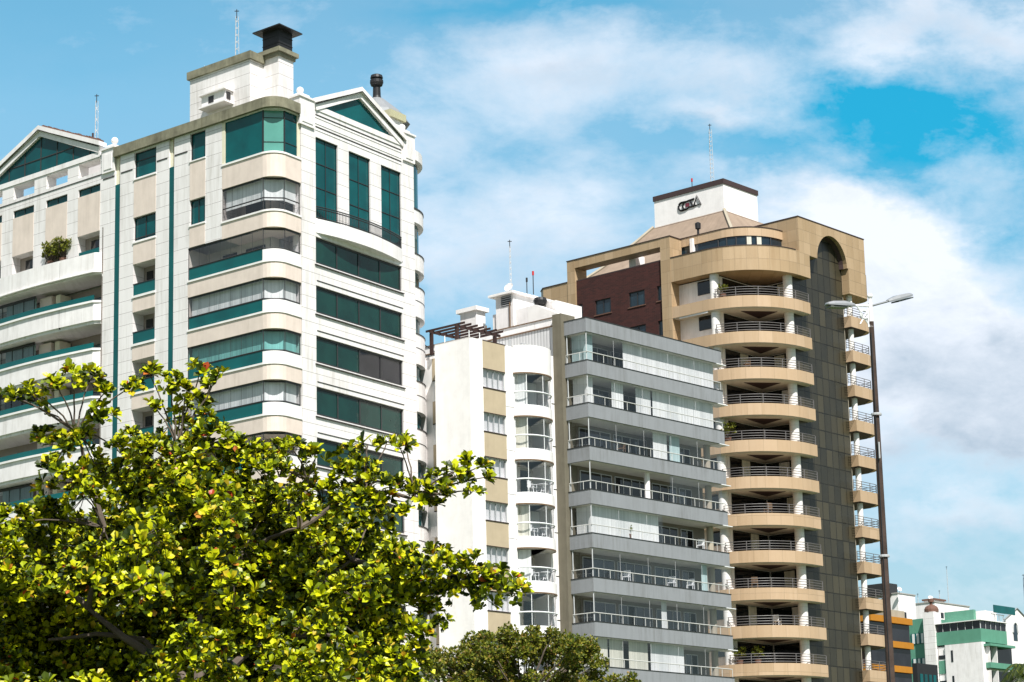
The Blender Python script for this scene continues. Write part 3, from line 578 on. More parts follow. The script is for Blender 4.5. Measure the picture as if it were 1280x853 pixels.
# ================================================================== 2 the slim white building with round balconies
B2 = Frame((-2.790, 159.976), -46.8, 40.1)
b2 = thing('apartment_building', B2.w(0, 0, 0), 'slim white apartment building with tan window panels and round glazed balconies', 'building')
def build_b2():
    fr = B2; H = 2.93
    bz = [(35.75-H*i, 33.52-H*i) for i in range(11)]; wz = [(35.62-H*i, 34.40-H*i) for i in range(11)]
    w1 = MB(fr); w1.wall('R', 0, 0, 9.0, 2, 37.55, [(1.3, 3.5, b, t, .8) for t, b in wz] + [(4.4, 7.85, b, t, 1.6) for t, b in bz])
    w1.q('L', 0, [(0, 0, 2), (3.22, 0, 2), (3.22, 0, 37.55), (0, 0, 37.55)]); w1.q('R', 3.22, [(0, 0, 2), (2, 0, 2), (2, 0, 37.55), (0, 0, 37.55)])
    w1.box(1.9, 10, 1.6, 9.0, 2, 37.3); w1.box(.3, 2.0, .3, 4.4, 2, 37.5); w1.box(0, 3.2, 0, .25, 37.5, 37.56)
    w1.wall('L', 1.2, 3.22, 10, 2, 37.0); wo = w1.build('wall', 'white_clean', b2)
    t = MB(fr)
    t.ub('R', 0, 1.3, 3.52, -.03, .02, 35.66, 37.5)
    for i in range(10): t.ub('R', 0, 1.3, 3.52, -.03, .02, wz[i+1][0]+.04, wz[i][1]-.05)
    for i in range(11): t.ub('L', 1.2, 3.25, 4.6, -.03, .02, 37.0-1.5-H*i, 37.0-H*i)
    t.each('tan_panel', 'tan_panel', b2)
    s = MB(fr)
    for t_, b in wz: s.ub('R', 0, 1.25, 3.55, -.07, .1, b-.06, b); s.ub('R', 0, 1.28, 3.52, -.05, .0, t_, t_+.05)
    for i in range(11): s.ub('L', 1.2, 3.22, 4.6, -.04, .02, 35.44-H*i, 35.5-H*i)
    s.ub('R', 0, 1.3, 3.6, -.04, .02, 37.5, 37.56); s.each('sill', 'brown_wood', b2)
    for i, (t_, b) in enumerate(wz):
        dk = {1: (.42, .62), 3: None, 5: (.3, .65), 7: (.25, .6)}.get(i)
        fo = window(b2, fr, 'R', 0, 1.32, 3.48, b, t_, 4, .06, gm='clear_glass', fm='grey_frame', fw=.035, cur=[(0, 1, 'roller_blind')] if not dk else [(0, dk[0], 'roller_blind'), (dk[1], 1, 'roller_blind')])
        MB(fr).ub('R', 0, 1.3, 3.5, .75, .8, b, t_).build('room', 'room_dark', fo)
        window(b2, fr, 'L', 1.2, 3.5, 4.5, 35.4-H*i-1.3, 35.4-H*i, 2, -.02, gm='blue_glass', fm='white_frame', fw=.05)
    disc = lambda r, n=22: arc(0, 6.12, r*.64, r*.95, 180-88, 180+88, n)[::-1]
    DR = disc(1.88)
    MB(fr).prism(disc(1.88)+[(.2, 4.35), (.2, 7.9)], 35.75, 37.62, True).build('drum', 'white_clean', b2)
    k = MB(fr)
    for i, b in enumerate((4.3, 5.6, 5.9, 6.2, 7.0, 7.3, 7.6)): k.box(.2, .35, b, b+.14, 37.6, 38.05)
    k.each('roof_post', 'grey_frame', b2)
    for i, (t_, b) in enumerate(bz):
        ba = MB(fr).prism(DR+[(.2, 4.4), (.2, 7.85)], b-.70, b, True); ba = ba.build('balcony', 'white_clean', b2)
        MB(fr).prism(disc(1.86)+[(1.6, 4.4), (1.6, 7.85)], t_-.03, t_-.002).build('ceiling', 'ceiling_paint', ba)
        MB(fr).prism(disc(1.92)+disc(1.84)[::-1], t_-.06, t_+.02, True).build('ceiling_edge', 'wood_frame', ba)
        g = disc(1.80); MB(fr).sheet(g, b, b+.92).build('lower_pane', 'clear_glass', ba)
        if i != 4: MB(fr).sheet(g, b+.95, t_-.04).build('pane', 'clear_glass', ba)
        r_ = MB(fr); r_.tube([(a, q, b+.95) for a, q in disc(1.83)], .05, 6); r_.tube([(a, q, b+.03) for a, q in disc(1.82)], .025, 5)
        for j in (0, 5, 11, 17, 22): a, q = g[j]; r_.tube([(a, q, b), (a, q, b+.95 if i == 4 else t_)], .022, 5)
        r_.build('railing', 'white_frame', ba)
        d = MB(fr); d.ub('R', 1.5, 4.4, 7.85, 0, .08, b, t_); do = d.build('back_wall', 'ceiling_paint', ba)
        d = MB(fr); d.ub('R', 1.42, 5.5, 7.5, 0, .06, b+.05, t_-.25); d.build('door', 'blue_glass', do)
        c = MB(fr); c.sheet([(1.2, 4.6), (.2, 4.55), (-.6, 5.1)] if i % 3 != 2 else [(1.2, 4.6), (1.2, 6.2)], b+.02, t_-.1); c.build('curtain', 'cream_curtain' if i % 2 else 'white_curtain', do)
        if i in (0, 3, 7): MB(fr).sheet([(1.0, 6.9), (.9, 7.8)], b+.02, t_-.1, 5).build('curtain', 'aqua_curtain' if i == 7 else 'mint_curtain', do)
    j = MB(fr)
    for i in range(11): j.ub('R', 0, 8.3, 9.0, -.02, .02, 33.3-H*i+.9, 33.35-H*i+.9)
    for i in range(11): j.ub('R', 0, 3.55, 4.45, -.01, .01, 33.4-H*i, 33.42-H*i)
    j.each('joint', 'dark_frame', b2)
    for a, b in ((2.4, .15), (.15, .15), (.15, 1.2)): MB(fr).tube([(a, b, 37.5), (a, b, 38.05)], .03, 5).build('roof_post', 'white_frame', b2)
build_b2()
def pergola():
    fr = B2; t = thing('pergola', fr.w(2, 3, 37.3), 'dark brown timber pergola on the flat roof of the slim white building', 'pergola')
    m = MB(fr)
    for k in range(7): b = 1.0+k*.65; m.box(1.35, 5.0, b, b+.08, 38.85, 38.99)
    m.each('rafter', 'brown_wood', t)
    for a in (1.9, 4.3): MB(fr).box(a, a+.12, .75, 5.3, 38.68, 38.85).build('beam', 'brown_wood', t)
    for a, b in ((1.9, 4.7), (1.9, .85), (4.3, .85), (4.3, 4.7)): MB(fr).box(a, a+.2, b, b+.2, 37.2, 38.68).build('post', 'brown_wood', t)
pergola()

# ================================================================== 3 the grey banded building
B3 = Frame((5.010, 164.925), -46.8, 40.1)
b3 = thing('apartment_building', B3.w(0, 0, 0), 'grey banded apartment building with long glazed balconies and white rooftop plant rooms', 'building')
def build_b3():
    fr = B3; H = 2.935
    tops = [39.85-H*i for i in range(13)]
    w1 = MB(fr); w1.box(2.05, 14, 1.2, 15.2, 2, 39.2); w1.build('wall', 'warm_render', b3)
    w2 = MB(fr); w2.q('L', 0, [(2.7, 0, 2), (16, 0, 2), (16, 0, 39.72), (2.7, 0, 39.72)]); w2.ub('L', 0, 2.75, 16, .02, .5, 2, 39.7); w2.build('side_wall', 'corrugated', b3)
    w2 = MB(fr); w2.ub('L', 0, 2.7, 16, -.03, .6, 39.78, 40.3); w2.build('side_parapet', 'white_paint', b3)
    w2 = MB(fr); w2.ub('L', 0, 2.7, 16, -.08, .6, 39.7, 39.78); w2.ub('L', 0, 2.7, 16, -.1, .6, 40.3, 40.36); w2.each('drip_edge', 'wood_frame', b3)
    w2 = MB(fr); w2.box(2.0, 2.78, -.33, 1.2, 2, 40.42); w2.build('pilaster', 'grey_pilaster', b3)
    w2 = MB(fr); w2.box(2.0, 2.2, .4, 15.4, 39.0, 39.9); w2.build('roof_parapet', 'white_paint', b3)
    fill = ['t', 'u', 'clear', 'open', 'half', 'clear', 'clear2', 'low', 'clear', 'u', 'clear', 't']
    for i, zt in enumerate(tops):
        ba = MB(fr).prism([(0, 0), (2.0, 0), (2.0, 1.2), (2.1, 1.2), (2.1, 15.62), (0, 15.62)], zt-.97, zt).build('balcony', 'grey_band', b3)
        MB(fr).box(-.02, 1.0, 15.0, 16.15, zt-1.02, zt-.972).build('drip_edge', 'white_frame', ba)
        MB(fr).prism([(-.03, -.03), (2.0, -.03), (2.0, .2), (.1, .2), (.1, 15.65), (-.03, 15.65)], zt-.02, zt+.025).build('coping', 'dark_frame', ba)
        if i == 0: continue
        z0, z1 = zt, zt+H-.98; k = fill[i-1]
        pth = [(1.85, .08), (.08, .08), (.08, 15.3)]
        railing([(1.9, .03), (.03, .03), (.03, 15.45)], zt, (.58,), .035, fr, 1.25, m='pale_rail', parent=ba, pr=.02)
        MB(fr).box(.1, 2.05, .1, 15.3, z1-.03, z1-.005).build('ceiling', 'ceiling_paint', ba)
        # back wall with sliding doors
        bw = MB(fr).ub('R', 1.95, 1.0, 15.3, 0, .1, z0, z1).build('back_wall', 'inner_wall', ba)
        for u0, u1 in ((1.2, 4.6), (5.0, 8.7), (9.2, 12.0), (12.4, 13.8)):
            d = MB(fr).ub('R', 1.9, u0, u1, 0, .07, z0+.05, z1-.35).build('door', 'dark_glass', bw)
            f = MB(fr); n = max(2, round((u1-u0)/1.0))
            for j in range(n+1): x = u0+(u1-u0)*j/n; f.ub('R', 1.87, x-.03, x+.03, 0, .06, z0+.05, z1-.32)
            f.ub('R', 1.87, u0, u1, 0, .05, z1-.36, z1-.3); f.build('door_frame', 'grey_frame', d)
        MB(fr).lathe((1.0, 14.7), [(.24, z0), (.24, z1)], 10).build('column', 'warm_render', ba)
        def gl(u0, u1, m='clear_glass', L=False):
            MB(fr).sheet([(1.85, .12), (.12, .12), (.12, u1)] if L else [(.12, u0), (.12, u1)], z0+.03, z1).build('pane', m, ba)
            f = MB(fr)
            for j in range(int(u0/3.1)+1, int(u1/3.1)+1): f.tube([(.12, j*3.1, z0), (.12, j*3.1, z1)], .011, 4)
            f.each('mullion', 'grey_frame', ba)
        def cu(u0, u1, m='white_curtain', L=False):
            MB(fr).sheet([(1.75, .5), (.5, .5), (.5, u1)] if L else [(.5, u0), (.5, u1)], z0+.03, z1-.03, u0*1.7+i*9).build('curtain', m, ba)
        f = MB(fr); f.tube([(.1, .1, z0), (.1, .1, z1)], .045, 4); f.tube([(1.85, .1, z0), (1.85, .1, z1)], .045, 4); f.each('corner_post', 'grey_frame', ba)
        if k == 't': gl(0, 15.3, L=True); cu(0, 1.25, 'aqua_curtain', True); cu(4.6, 15.2, 'mint_curtain')
        elif k == 'u': gl(0, 15.3, L=True); cu(0, 1.15, L=True); cu(3.2, 4.5); cu(5.9, 7.6, 'mint_curtain'); cu(7.8, 15)
        elif k == 'clear': gl(0, 15.3, L=True); cu(7.7, 9.3) if i == 3 else None; cu(9.6, 10.8, 'aqua_curtain') if i == 3 else cu(12.8, 13.5, 'aqua_curtain')
        elif k == 'clear2': gl(0, 15.3, L=True); cu(8.0, 8.6, 'mint_curtain')
        elif k == 'open': gl(9, 15.2); MB(fr).lathe((.6, 7.0), [(.2, z0), (.2, z1)], 8).build('column', 'white_paint', ba)
        elif k == 'half': gl(0, 8, L=True); cu(0, 8, 'white_curtain', True)
        elif k == 'low': gl(0, 15.2, L=True); cu(0, 1.9, 'cream_curtain', True); cu(2.1, 3.6, 'cream_curtain'); cu(4.2, 6.3, 'cream_curtain'); cu(6.6, 10.4, 'mint_curtain')
    # rooftop plant rooms
    def cap(par, a0, a1, b0, b1, z, m='white_clean', t=.16): MB(fr).box(a0, a1, b0, b1, z, z+t).build('roof_slab', m, par)
    r = MB(fr).box(4.9, 11.0, 2.6, 5.5, 39, 42.35).build('plant_room', 'white_paint', b3)
    r = MB(fr).box(8.8, 10.5, 2.4, 8.2, 39, 43.5).build('plant_room', 'white_paint', b3); cap(r, 8.55, 10.95, 2.05, 8.6, 43.5)
    l = MB(fr)
    l.ub('L', 2.4, 9.0, 9.95, -.02, .02, 42.7, 43.45); l.build('louvre', 'dark_frame', r)
    l = MB(fr); [l.ub('L', 2.4, 8.98, 9.97, -.06, .0, 42.74+k*.15, 42.79+k*.15) for k in range(5)]; l.build('louvre_slats', 'grey_frame', r)
    MB(fr).ub('R', 8.8, 4.6, 5.6, -.02, .02, 42.7, 43.4).build('louvre', 'grey_frame', r)
    r = MB(fr).box(12.1, 13.7, 2.0, 3.0, 39, 42.8).build('chimney_stack', 'white_paint', b3); cap(r, 11.9, 13.95, 1.8, 3.2, 42.8, t=.3)
    s = MB(fr); P = [(6.5, 41.95), (5.7, 41.95), (2.6, 40.45), (2.6, 39.5), (6.5, 39.5)]
    for b in (1.4, 2.3): s.face([fr.w(a, b, z) for a, z in P])
    for p, q in zip(P, P[1:]+P[:1]): s.face([fr.w(p[0], 1.4, p[1]), fr.w(q[0], 1.4, q[1]), fr.w(q[0], 2.3, q[1]), fr.w(p[0], 2.3, p[1])])
    s.build('sloping_parapet', 'white_clean', b3)
    v = MB(fr); v.lathe((6.0, 2.2), [(.2, 41.8), (.2, 42.1), (.42, 42.2), (.48, 42.42), (.4, 42.62), (.001, 42.72)], 16); v.build('turbine_vent', 'chimney_black', b3)
    d = MB(fr)
    for a, z0, z1 in ((9.05, 40.4, 42.9), (11.4, 40.4, 41.6), (6.1, 40.6, 42.3)): d.tube([(a, 2.3, z0), (a, 2.3, z1)], .05, 5)
    d.each('drain_pipe', 'wood_frame', b3)
build_b3()

# ================================================================== 4 the brown stone tower
T = Frame((23.076, 193.63), -46.8, 38.7)
b4 = thing('apartment_building', T.w(0, 0, 0), 'sand coloured stone tower with curved balconies and a white logo box on top', 'building')
def build_b4():
    fr = T; H = 2.88
    curve = [(1.25+0, -.02)] and [(p[0], p[1]) for p in arc(5.6, 0, 5.6, 6.0, 180, 270, 18)]   # from the corner round to the left facade
    bd = MB(fr)
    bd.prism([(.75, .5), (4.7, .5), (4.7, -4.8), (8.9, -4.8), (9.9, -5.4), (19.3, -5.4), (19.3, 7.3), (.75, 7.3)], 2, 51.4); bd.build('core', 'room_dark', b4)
    # right facade of dark square panels behind the stone frame
    g = MB(fr); g.q('R', .72, [(-.3, 0, 2), (7.42, 0, 2), (7.42, 0, 51.3), (-.3, 0, 51.3)]); g.q('R', .72, [(.2, 0, 51.3), (7.42, 0, 51.3), (7.42, 0, 53.9), (.2, 0, 53.9)]); g.ub('R', .72, .2, 7.4, .005, .1, 2, 53.85); g.build('curtain_wall', 'curtain_wall', b4)
    # stone frame with the arch
    f = MB(fr); n = 18
    ar = [(4.95-2.28*math.cos(math.pi*i/n), 51.38+2.28*math.sin(math.pi*i/n)) for i in range(n+1)]
    def fp(pts, d0, d1):
        f.q('R', 0, [(u, d0, z) for u, z in pts])
        f.q('R', 0, [(u, d1, z) for u, z in pts[::-1]])
    fp([(0, 51.5), (1.5, 51.5), (1.5, 54.35), (0, 54.35)], 0, 1.2)
    for (p, q) in zip(ar, ar[1:]):
        f.q('R', 0, [(p[0], 0, p[1]), (q[0], 0, q[1]), (q[0], 0, 54.35), (p[0], 0, 54.35)])
        f.q('R', 0, [(p[0], 0, p[1]), (q[0], 0, q[1]), (q[0], 1.3, q[1]), (p[0], 1.3, p[1])])
    f.q('R', 0, [(1.5, 0, 51.38), (2.67, 0, 51.38), (2.67, 0, 54.35), (1.5, 0, 54.35)])
    f.q('R', 0, [(1.5, 0, 51.38), (2.67, 0, 51.38), (2.67, .72, 51.38), (1.5, .72, 51.38)])
    f.q('R', 0, [(7.23, 0, 51.38), (10.12, 0, 51.38), (10.12, 0, 54.35), (7.23, 0, 54.35)])
    f.q('R', 0, [(0, 0, 54.35), (10.12, 0, 54.35), (10.12, 1.3, 54.35), (0, 1.3, 54.35)])
    f.ub('R', 0, .02, 1.5, .02, 1.2, 49.5, 54.3); f.q('R', 0, [(0, 0, 49.5), (1.5, 0, 49.5), (1.5, 0, 51.5), (0, 0, 51.5)])
    f.ub('R', 0, 7.3, 10.1, .02, 3.0, 51.4, 54.3); f.q('R', 0, [(10.12, 0, 51.4), (10.12, 3, 51.4), (10.12, 3, 54.35), (10.12, 0, 54.35)])
    f.q('L', 0, [(0, 0, 51.4), (5.4, 0, 51.4), (5.4, 0, 54.35), (0, 0, 54.35)]); f.box(0.02, 5.4, .02, 1.2, 51.4, 54.3)
    f.build('stone_frame', 'stone', b4)
    al = MB(fr)
    for (p, q) in zip(ar, ar[1:]): al.q('R', 0, [(lerp((4.95, 51.38), p, .985)[0], .35, lerp((4.95, 51.38), p, .985)[1]), (lerp((4.95, 51.38), q, .985)[0], .35, lerp((4.95, 51.38), q, .985)[1]), (lerp((4.95, 51.38), q, .93)[0], .71, lerp((4.95, 51.38), q, .93)[1]), (lerp((4.95, 51.38), p, .93)[0], .71, lerp((4.95, 51.38), p, .93)[1])])
    al.build('arch_shade', 'dark_brown', b4)  # dark strip painted in for the shade under the arch
    MB(fr).prism([(-.04, -.04), (5.5, -.04), (5.5, .4), (.3, .4), (.3, 10.15), (-.04, 10.15)], 54.35, 54.42).build('coping', 'dark_brown', b4)
    # curved penthouse band with a ribbon of windows
    pc = arc(5.2, 0, 3.6, 4.25, 180, 270, 14)
    pcw = pc+[(9.0, -4.3)]
    inn = [(9.0, -3), (5.2, -3), (3.0, -.0)]
    MB(fr).prism([(p[0], p[1]) for p in pcw]+[(9.0, 1), (1.6, 1)], 52.72, 53.42, True).build('penthouse_band', 'stone_band', b4)
    MB(fr).prism(inset(pcw, .12)+[(9.0, 1), (1.7, 1)], 51.3, 52.72, True).build('ribbon_window', 'blue_glass', b4)
    m = MB(fr)
    for i in (3, 6, 8, 10, 12, 14): a, b = inset(pcw, .08)[i]; m.tube([(a, b, 51.4), (a, b, 52.72)], .06, 4)
    m.build('mullion', 'dark_frame', b4)
    s = inset(pcw, .07); bl = MB(fr)
    bl.mk.append(0); bl.sheet(s[7:9], 51.6, 52.68); bl.mk.append(len(bl.f)); bl.sheet(s[5:7], 51.6, 52.68); bl.each('window_blind', 'cream_curtain', b4)
    MB(fr).prism(inset(pcw, -.05)+[(9, 1), (1.6, 1)], 53.42, 53.47, True).build('coping', 'dark_brown', b4)
    MB(fr).box(7.6, 7.9, -4.5, -3.6, 51.4, 53.2).build('pillar', 'white_paint', b4)
    # top drum
    full = curve+[(8.86, -6.02)]
    body = lambda o=0: (inset(full, -o) if o else full)
    MB(fr).prism([(1.5, 0)]+[(.0, .0)]+full[1:]+[(8.86, -4.7), (4.9, -4.7), (4.6, .55), (1.5, .55)], 49.5, 51.5, True).build('parapet_drum', 'stone', b4)
    MB(fr).prism(body(.04)[1:]+[(8.86, -5.6), (6, -5.6), (.5, .0)], 51.5, 51.55, True).build('coping', 'dark_brown', b4)
    # floors
    z = 47.44; i = 0
    plan = [(1.25, 1.25), (0, 1.25), (0, 0)]+full[1:]+[(8.86, -4.7), (5.0, -4.7), (4.75, .5), (1.25, .5)]
    while z > 4:
        ba = MB(fr).prism([(1.2, 1.25), (0, 1.25), (0, 0)]+full[1:]+[(8.86, -4.7), (4.75, -4.7), (4.75, .55), (1.2, .55)], z-.92, z, True).build('balcony', 'stone_band', b4)
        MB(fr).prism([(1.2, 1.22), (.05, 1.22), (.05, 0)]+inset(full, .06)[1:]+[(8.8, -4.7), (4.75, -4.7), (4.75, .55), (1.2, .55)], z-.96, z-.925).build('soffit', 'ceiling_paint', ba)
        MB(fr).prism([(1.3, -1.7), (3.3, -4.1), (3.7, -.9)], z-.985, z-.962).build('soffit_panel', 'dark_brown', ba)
        ztop = z+H-.92
        railing([(.12, 1.2), (.12, 0)]+inset(full, .14)[1:-3]+[(4.6, -5.75)], z, (.14, .34, .54, .74), .026, fr, 1.9, parent=ba, pr=.035)
        iv = MB(fr); iv.ub('L', -4.95, 4.7, 8.9, 0, .1, z, ztop); iv.ub('R', 4.66, -4.9, .5, 0, .04, z, ztop); iv.ub('L', .46, 1.2, 4.7, 0, .04, z, ztop)
        ro = iv.build('recess_wall', 'white_paint' , ba)
        gl = MB(fr); gl.ub('R', 4.6, -4.6, .3, 0, .05, z+.02, ztop-.1); gl.ub('L', .38, 1.5, 4.6, 0, .05, z+.02, ztop-.1); gl.build('glazing', 'dark_glass', ro)
        MB(fr).ub('L', -5.0, 5.2, 6.9, -.02, .05, z+.75, ztop-.1).build('window', 'dark_glass', ro)
        if i % 3 != 1: MB(fr).ub('L', .33, 1.7+(i*5 % 3)*.5, 2.6+(i*5 % 3)*.6, 0, .04, z+.05, ztop-.2).build('curtain', ('cream_curtain', 'white_curtain')[i % 2], ro)
        if i in (2, 5, 7, 9): MB(fr).ub('R', 4.54, -3.4+(i % 4)*.4, -2.3+(i % 4)*.4, 0, .05, z+.05, ztop-.15).build('curtain', 'cream_curtain', ro)
        MB(fr).tube([(4.55, .3, z), (4.55, .3, ztop)], .07, 6).build('corner_post', 'grey_frame', ro)
        if i in (1, 2): MB(fr).prism([(5.3, -5.95), (8.2, -5.95), (8.2, -5.85), (5.3, -5.85)], ztop-.14, ztop).build('awning_box', 'white_paint', ba)
        # small balcony boxes at the far end of the dark side
        bb = MB(fr).prism([(0, 7.42), (0, 9.9), *arc(1.3, 9.9, 1.3, 1.2, 180, 90, 6), (4, 11.1), (4, 7.42)], z-.92, z, True).build('corner_balcony', 'stone_band', b4)
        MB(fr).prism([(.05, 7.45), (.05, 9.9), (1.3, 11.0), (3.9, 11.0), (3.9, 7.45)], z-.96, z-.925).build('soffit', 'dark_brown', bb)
        railing([(.1, 6.6), (.1, 9.9), *arc(1.3, 9.9, 1.2, 1.1, 180, 90, 5), (3.8, 11.0)], z, (.14, .34, .54, .74), .026, fr, 1.2, parent=bb)
        i += 1; z -= H
    for a, b in ((.95, -.55), (4.95, -5.3)): MB(fr).lathe((a, b), [(.38, 2), (.38, 49.5)], 20).build('column', 'column_white', b4)
    MB(fr).lathe((.55, 8.15), [(.24, 2), (.24, 49.5)], 12).build('column', 'column_white', b4)
    MB(fr).prism([(0, 7.42), (0, 9.9), *arc(1.3, 9.9, 1.3, 1.2, 180, 90, 8), (4, 11.1), (4, 7.42)], 49.3, 51.38, True).build('corner_drum', 'stone', b4)
    MB(fr).ub('L', 7.45, .75, 12, 0, .1, 2, 49.3).build('end_wall', 'warm_render', b4)
    # left pilasters, bar over the terrace and brick infill
    st = MB(fr)
    st.box(8.86, 9.87, -6.04, -4.4, 2, 53.32); st.box(19.15, 20.0, -6.04, -4.4, 2, 53.32); st.box(9.87, 19.15, -6.03, -4.7, 52.62, 53.32); st.build('stone_frame', 'stone', b4)
    st = MB(fr); st.prism([(20, -5.98), (22.8, -5.98), (23.6, -5.3), (24, -4), (24, 2), (20, 2)], 2, 51.55, True); st.build('side_wall', 'stone', b4)
    MB(fr).prism([(8.8, -6.08), (20.05, -6.08), (20.05, -4.4), (8.8, -4.4)], 53.32, 53.38).build('coping', 'dark_brown', b4)
    MB(fr).prism([(20, -6.03), (22.85, -6.03), (23.7, -5.3), (24.1, -4), (24, 2), (20, 2)], 51.55, 51.62).build('coping', 'dark_brown', b4)
    wl = [(15.45, 17.17), (11.8, 13.5), (9.87, 10.5), (18.55, 19.15)]
    ops = [(u0, u1, 48.25-H*k, 49.5-H*k, .3) for k in range(14) for u0, u1 in wl]
    br = MB(fr); br.wall('L', -5.85, 9.87, 19.15, 2, 51.52, ops); br.build('brick_wall', 'brick', b4)
    for k in range(7):
        for u0, u1 in wl: window(b4, fr, 'L', -5.85, u0, u1, 48.25-H*k, 49.5-H*k, 2 if u1-u0 > 1 else 1, .1, gm='blue_glass', fw=.08)
    sl = MB(fr)
    for k in range(7):
        for u0, u1 in wl: sl.ub('L', -5.85, u0-.1, u1+.1, -.06, .05, 48.17-H*k, 48.25-H*k)
    sl.each('sill', 'terracotta', b4)
    MB(fr).ub('L', -5.86, 9.87, 19.15, .0, .3, 51.5, 51.6).build('coping', 'dark_brown', b4)
    # flared brown roof under the white box
    A = [(8.8, 2), (16.5, 2), (16.5, 8), (8.8, 8)]; Bq = [(3.4, -3.1), (22.3, -3.9), (22.3, 13), (3.4, 13)]
    r = MB(fr)
    def hip(p, t):
        q = lerp(Bq[p], A[p], t); return fr.w(q[0], q[1], 51.6+(57.1-51.6)*(t**1.25))
    for e in range(4):
        for s in range(5): r.face([hip(e, s/5), hip((e+1) % 4, s/5), hip((e+1) % 4, (s+1)/5), hip(e, (s+1)/5)])
    r.build('roof', 'roof_tile_brown', b4)
    h = MB(fr)
    for e in (0, 1): h.tube([lerp(Bq[e], A[e], s/5)+(51.66+5.5*((s/5)**1.25),) for s in range(6)], .16, 5)
    h.each('roof_ridge', 'warm_render', b4)
    MB(fr).box(13.6, 14.3, -4.6, -3.3, 51.5, 53.0).build('roof_strut', 'white_paint', b4)
    bx = MB(fr).box(8.8, 16.35, 2, 7.1, 56.9, 59.6).build('water_tank_box', 'white_clean', b4)
    MB(fr).box(8.72, 16.43, 1.92, 7.18, 59.4, 59.83).build('parapet_band', 'dark_brown', bx)
    MB(fr).box(8.7, 16.6, 1.9, 7.3, 56.93, 57.0).build('base_trim', 'dark_brown', bx)
    # lettering on the box, drawn in raised strokes
    lt = MB(fr); B = 1.96
    def U(x, y): return (13.72-x*.92, B, 58.13+y*.92)
    def stroke(pts, r=.075): lt.tube([U(*p) for p in pts], r, 6)
    def ell(x, y, rx, ry, t0, t1, n=12): return [(x+rx*math.cos(R(t0+(t1-t0)*k/n)), y+ry*math.sin(R(t0+(t1-t0)*k/n))) for k in range(n+1)]
    stroke([(.95, .58)]+ell(.48, .22, .42, .38, 100, 290)+[(1.0, -.12)], .085)
    stroke([(1.35, .62)]+ell(.92, .22, .36, .34, 100, 250), .075)
    stroke([(1.0, -.14), (1.3, -.02), (1.85, -.02)], .07)
    stroke([(1.2, .60), (1.95, .66)], .08); stroke([(1.45, .55), (1.62, .28), (1.72, .0)], .08)
    stroke([(1.88, .0), (2.24, .86), (2.68, .0), (1.88, .0)], .085)
    lt.build('logo_lettering', 'logo_black', bx)
    lt = MB(fr); lt.ub('L', B, 13.72-1.32*.92, 13.72-.88*.92, 0, .08, 58.2, 58.52); lt.build('logo_square', 'sign_red', bx)
    v = MB(fr); v.lathe((7.2, -4.2), [(.09, 53.4), (.09, 53.9), (.22, 53.95), (.24, 54.4), (.1, 54.5), (.001, 54.5)], 10); v.build('roof_vent', 'chimney_black', b4)
build_b4()

# ================================================================== ground (below the picture) 
def at(px, py, D):
    """the point D metres away in the direction of a spot of the photograph (1280 px wide)"""
    a = (px-640)/3131; b = -(py-426.5)/3131
    r_ = math.cos(RO)*a+math.sin(RO)*b; u_ = -math.sin(RO)*a+math.cos(RO)*b
    d = (r_, math.cos(TH)-math.sin(TH)*u_, math.sin(TH)+math.cos(TH)*u_); t = D/math.hypot(d[0], d[1]); return Vector((d[0]*t, d[1]*t, d[2]*t+1.7))
def ground():
    tag(MB().box(-3000, 3000, -3000, 3000, -.2, 0).build('ground', 'grass'), kind='structure')
    tag(MB().box(-300, 300, 12, 26, -.1, .004).build('road', 'asphalt'), kind='structure')
    tag(MB().box(-300, 300, 26, 30, -.1, .13).build('pavement', 'pavement'), kind='structure')
    tag(MB().box(-300, 300, 6, 12, -.1, .13).build('pavement', 'pavement'), kind='structure')
    m = MB()
    for k in range(-40, 40): m.box(k*7, k*7+3, 18.93, 19.07, 0, .008)
    tag(m.build('road_marking', 'white_paint'), kind='structure')
ground()

# ================================================================== small things on the buildings
def antenna(name, x, y, z0, z1, label, w_=.28, rungs=9, m='grey_frame', group=None):
    t = thing(name, (x, y, z0), label, 'antenna', group)
    f = MB()
    for k in range(3): f.tube([(x+w_*.6*math.cos(k*2.1), y+w_*.6*math.sin(k*2.1), z0), (x+w_*.35*math.cos(k*2.1), y+w_*.35*math.sin(k*2.1), z1-.5)], .022, 4)
    for k in range(rungs):
        z = z0+(z1-z0-.5)*k/rungs
        for j in range(3): f.tube([(x+w_*.5*math.cos(j*2.1), y+w_*.5*math.sin(j*2.1), z), (x+w_*.5*math.cos((j+1)*2.1), y+w_*.5*math.sin((j+1)*2.1), z+(z1-z0)/rungs*.5)], .016, 4)
    f.build('lattice_mast', m, t)
    f = MB(); f.tube([(x, y, z1-.6), (x, y, z1)], .03, 5); f.tube([(x-.15, y, z1-.12), (x+.15, y, z1-.12)], .03, 4); f.build('tip', 'dark_frame', t); return t
p = B1.w(19.5, 6, 0); q = at(121, 118, math.hypot(p[0], p[1])); antenna('antenna_mast', q.x, q.y, 49.4, q.z, 'lattice antenna mast rising behind the left gable of the teal glass building')
p = B1.w(7, 4.5, 0); q = at(296, 12, math.hypot(p[0], p[1])); antenna('antenna_mast', q.x, q.y, 54.9, q.z, 'tall lattice antenna mast beside the black chimney hood', w_=.3)
p = T.w(11, 4, 0); q = at(887, 155, math.hypot(p[0], p[1])); antenna('antenna_mast', q.x, q.y, 59.6, q.z, 'thin antenna mast on the white box with the logo', w_=.34, rungs=14)
p = B3.w(9.3, 5.0, 0); q = at(637, 300, math.hypot(p[0], p[1])); antenna('antenna_mast', q.x, q.y, 43.6, q.z, 'thin antenna mast on the white plant room of the grey building', w_=.14)
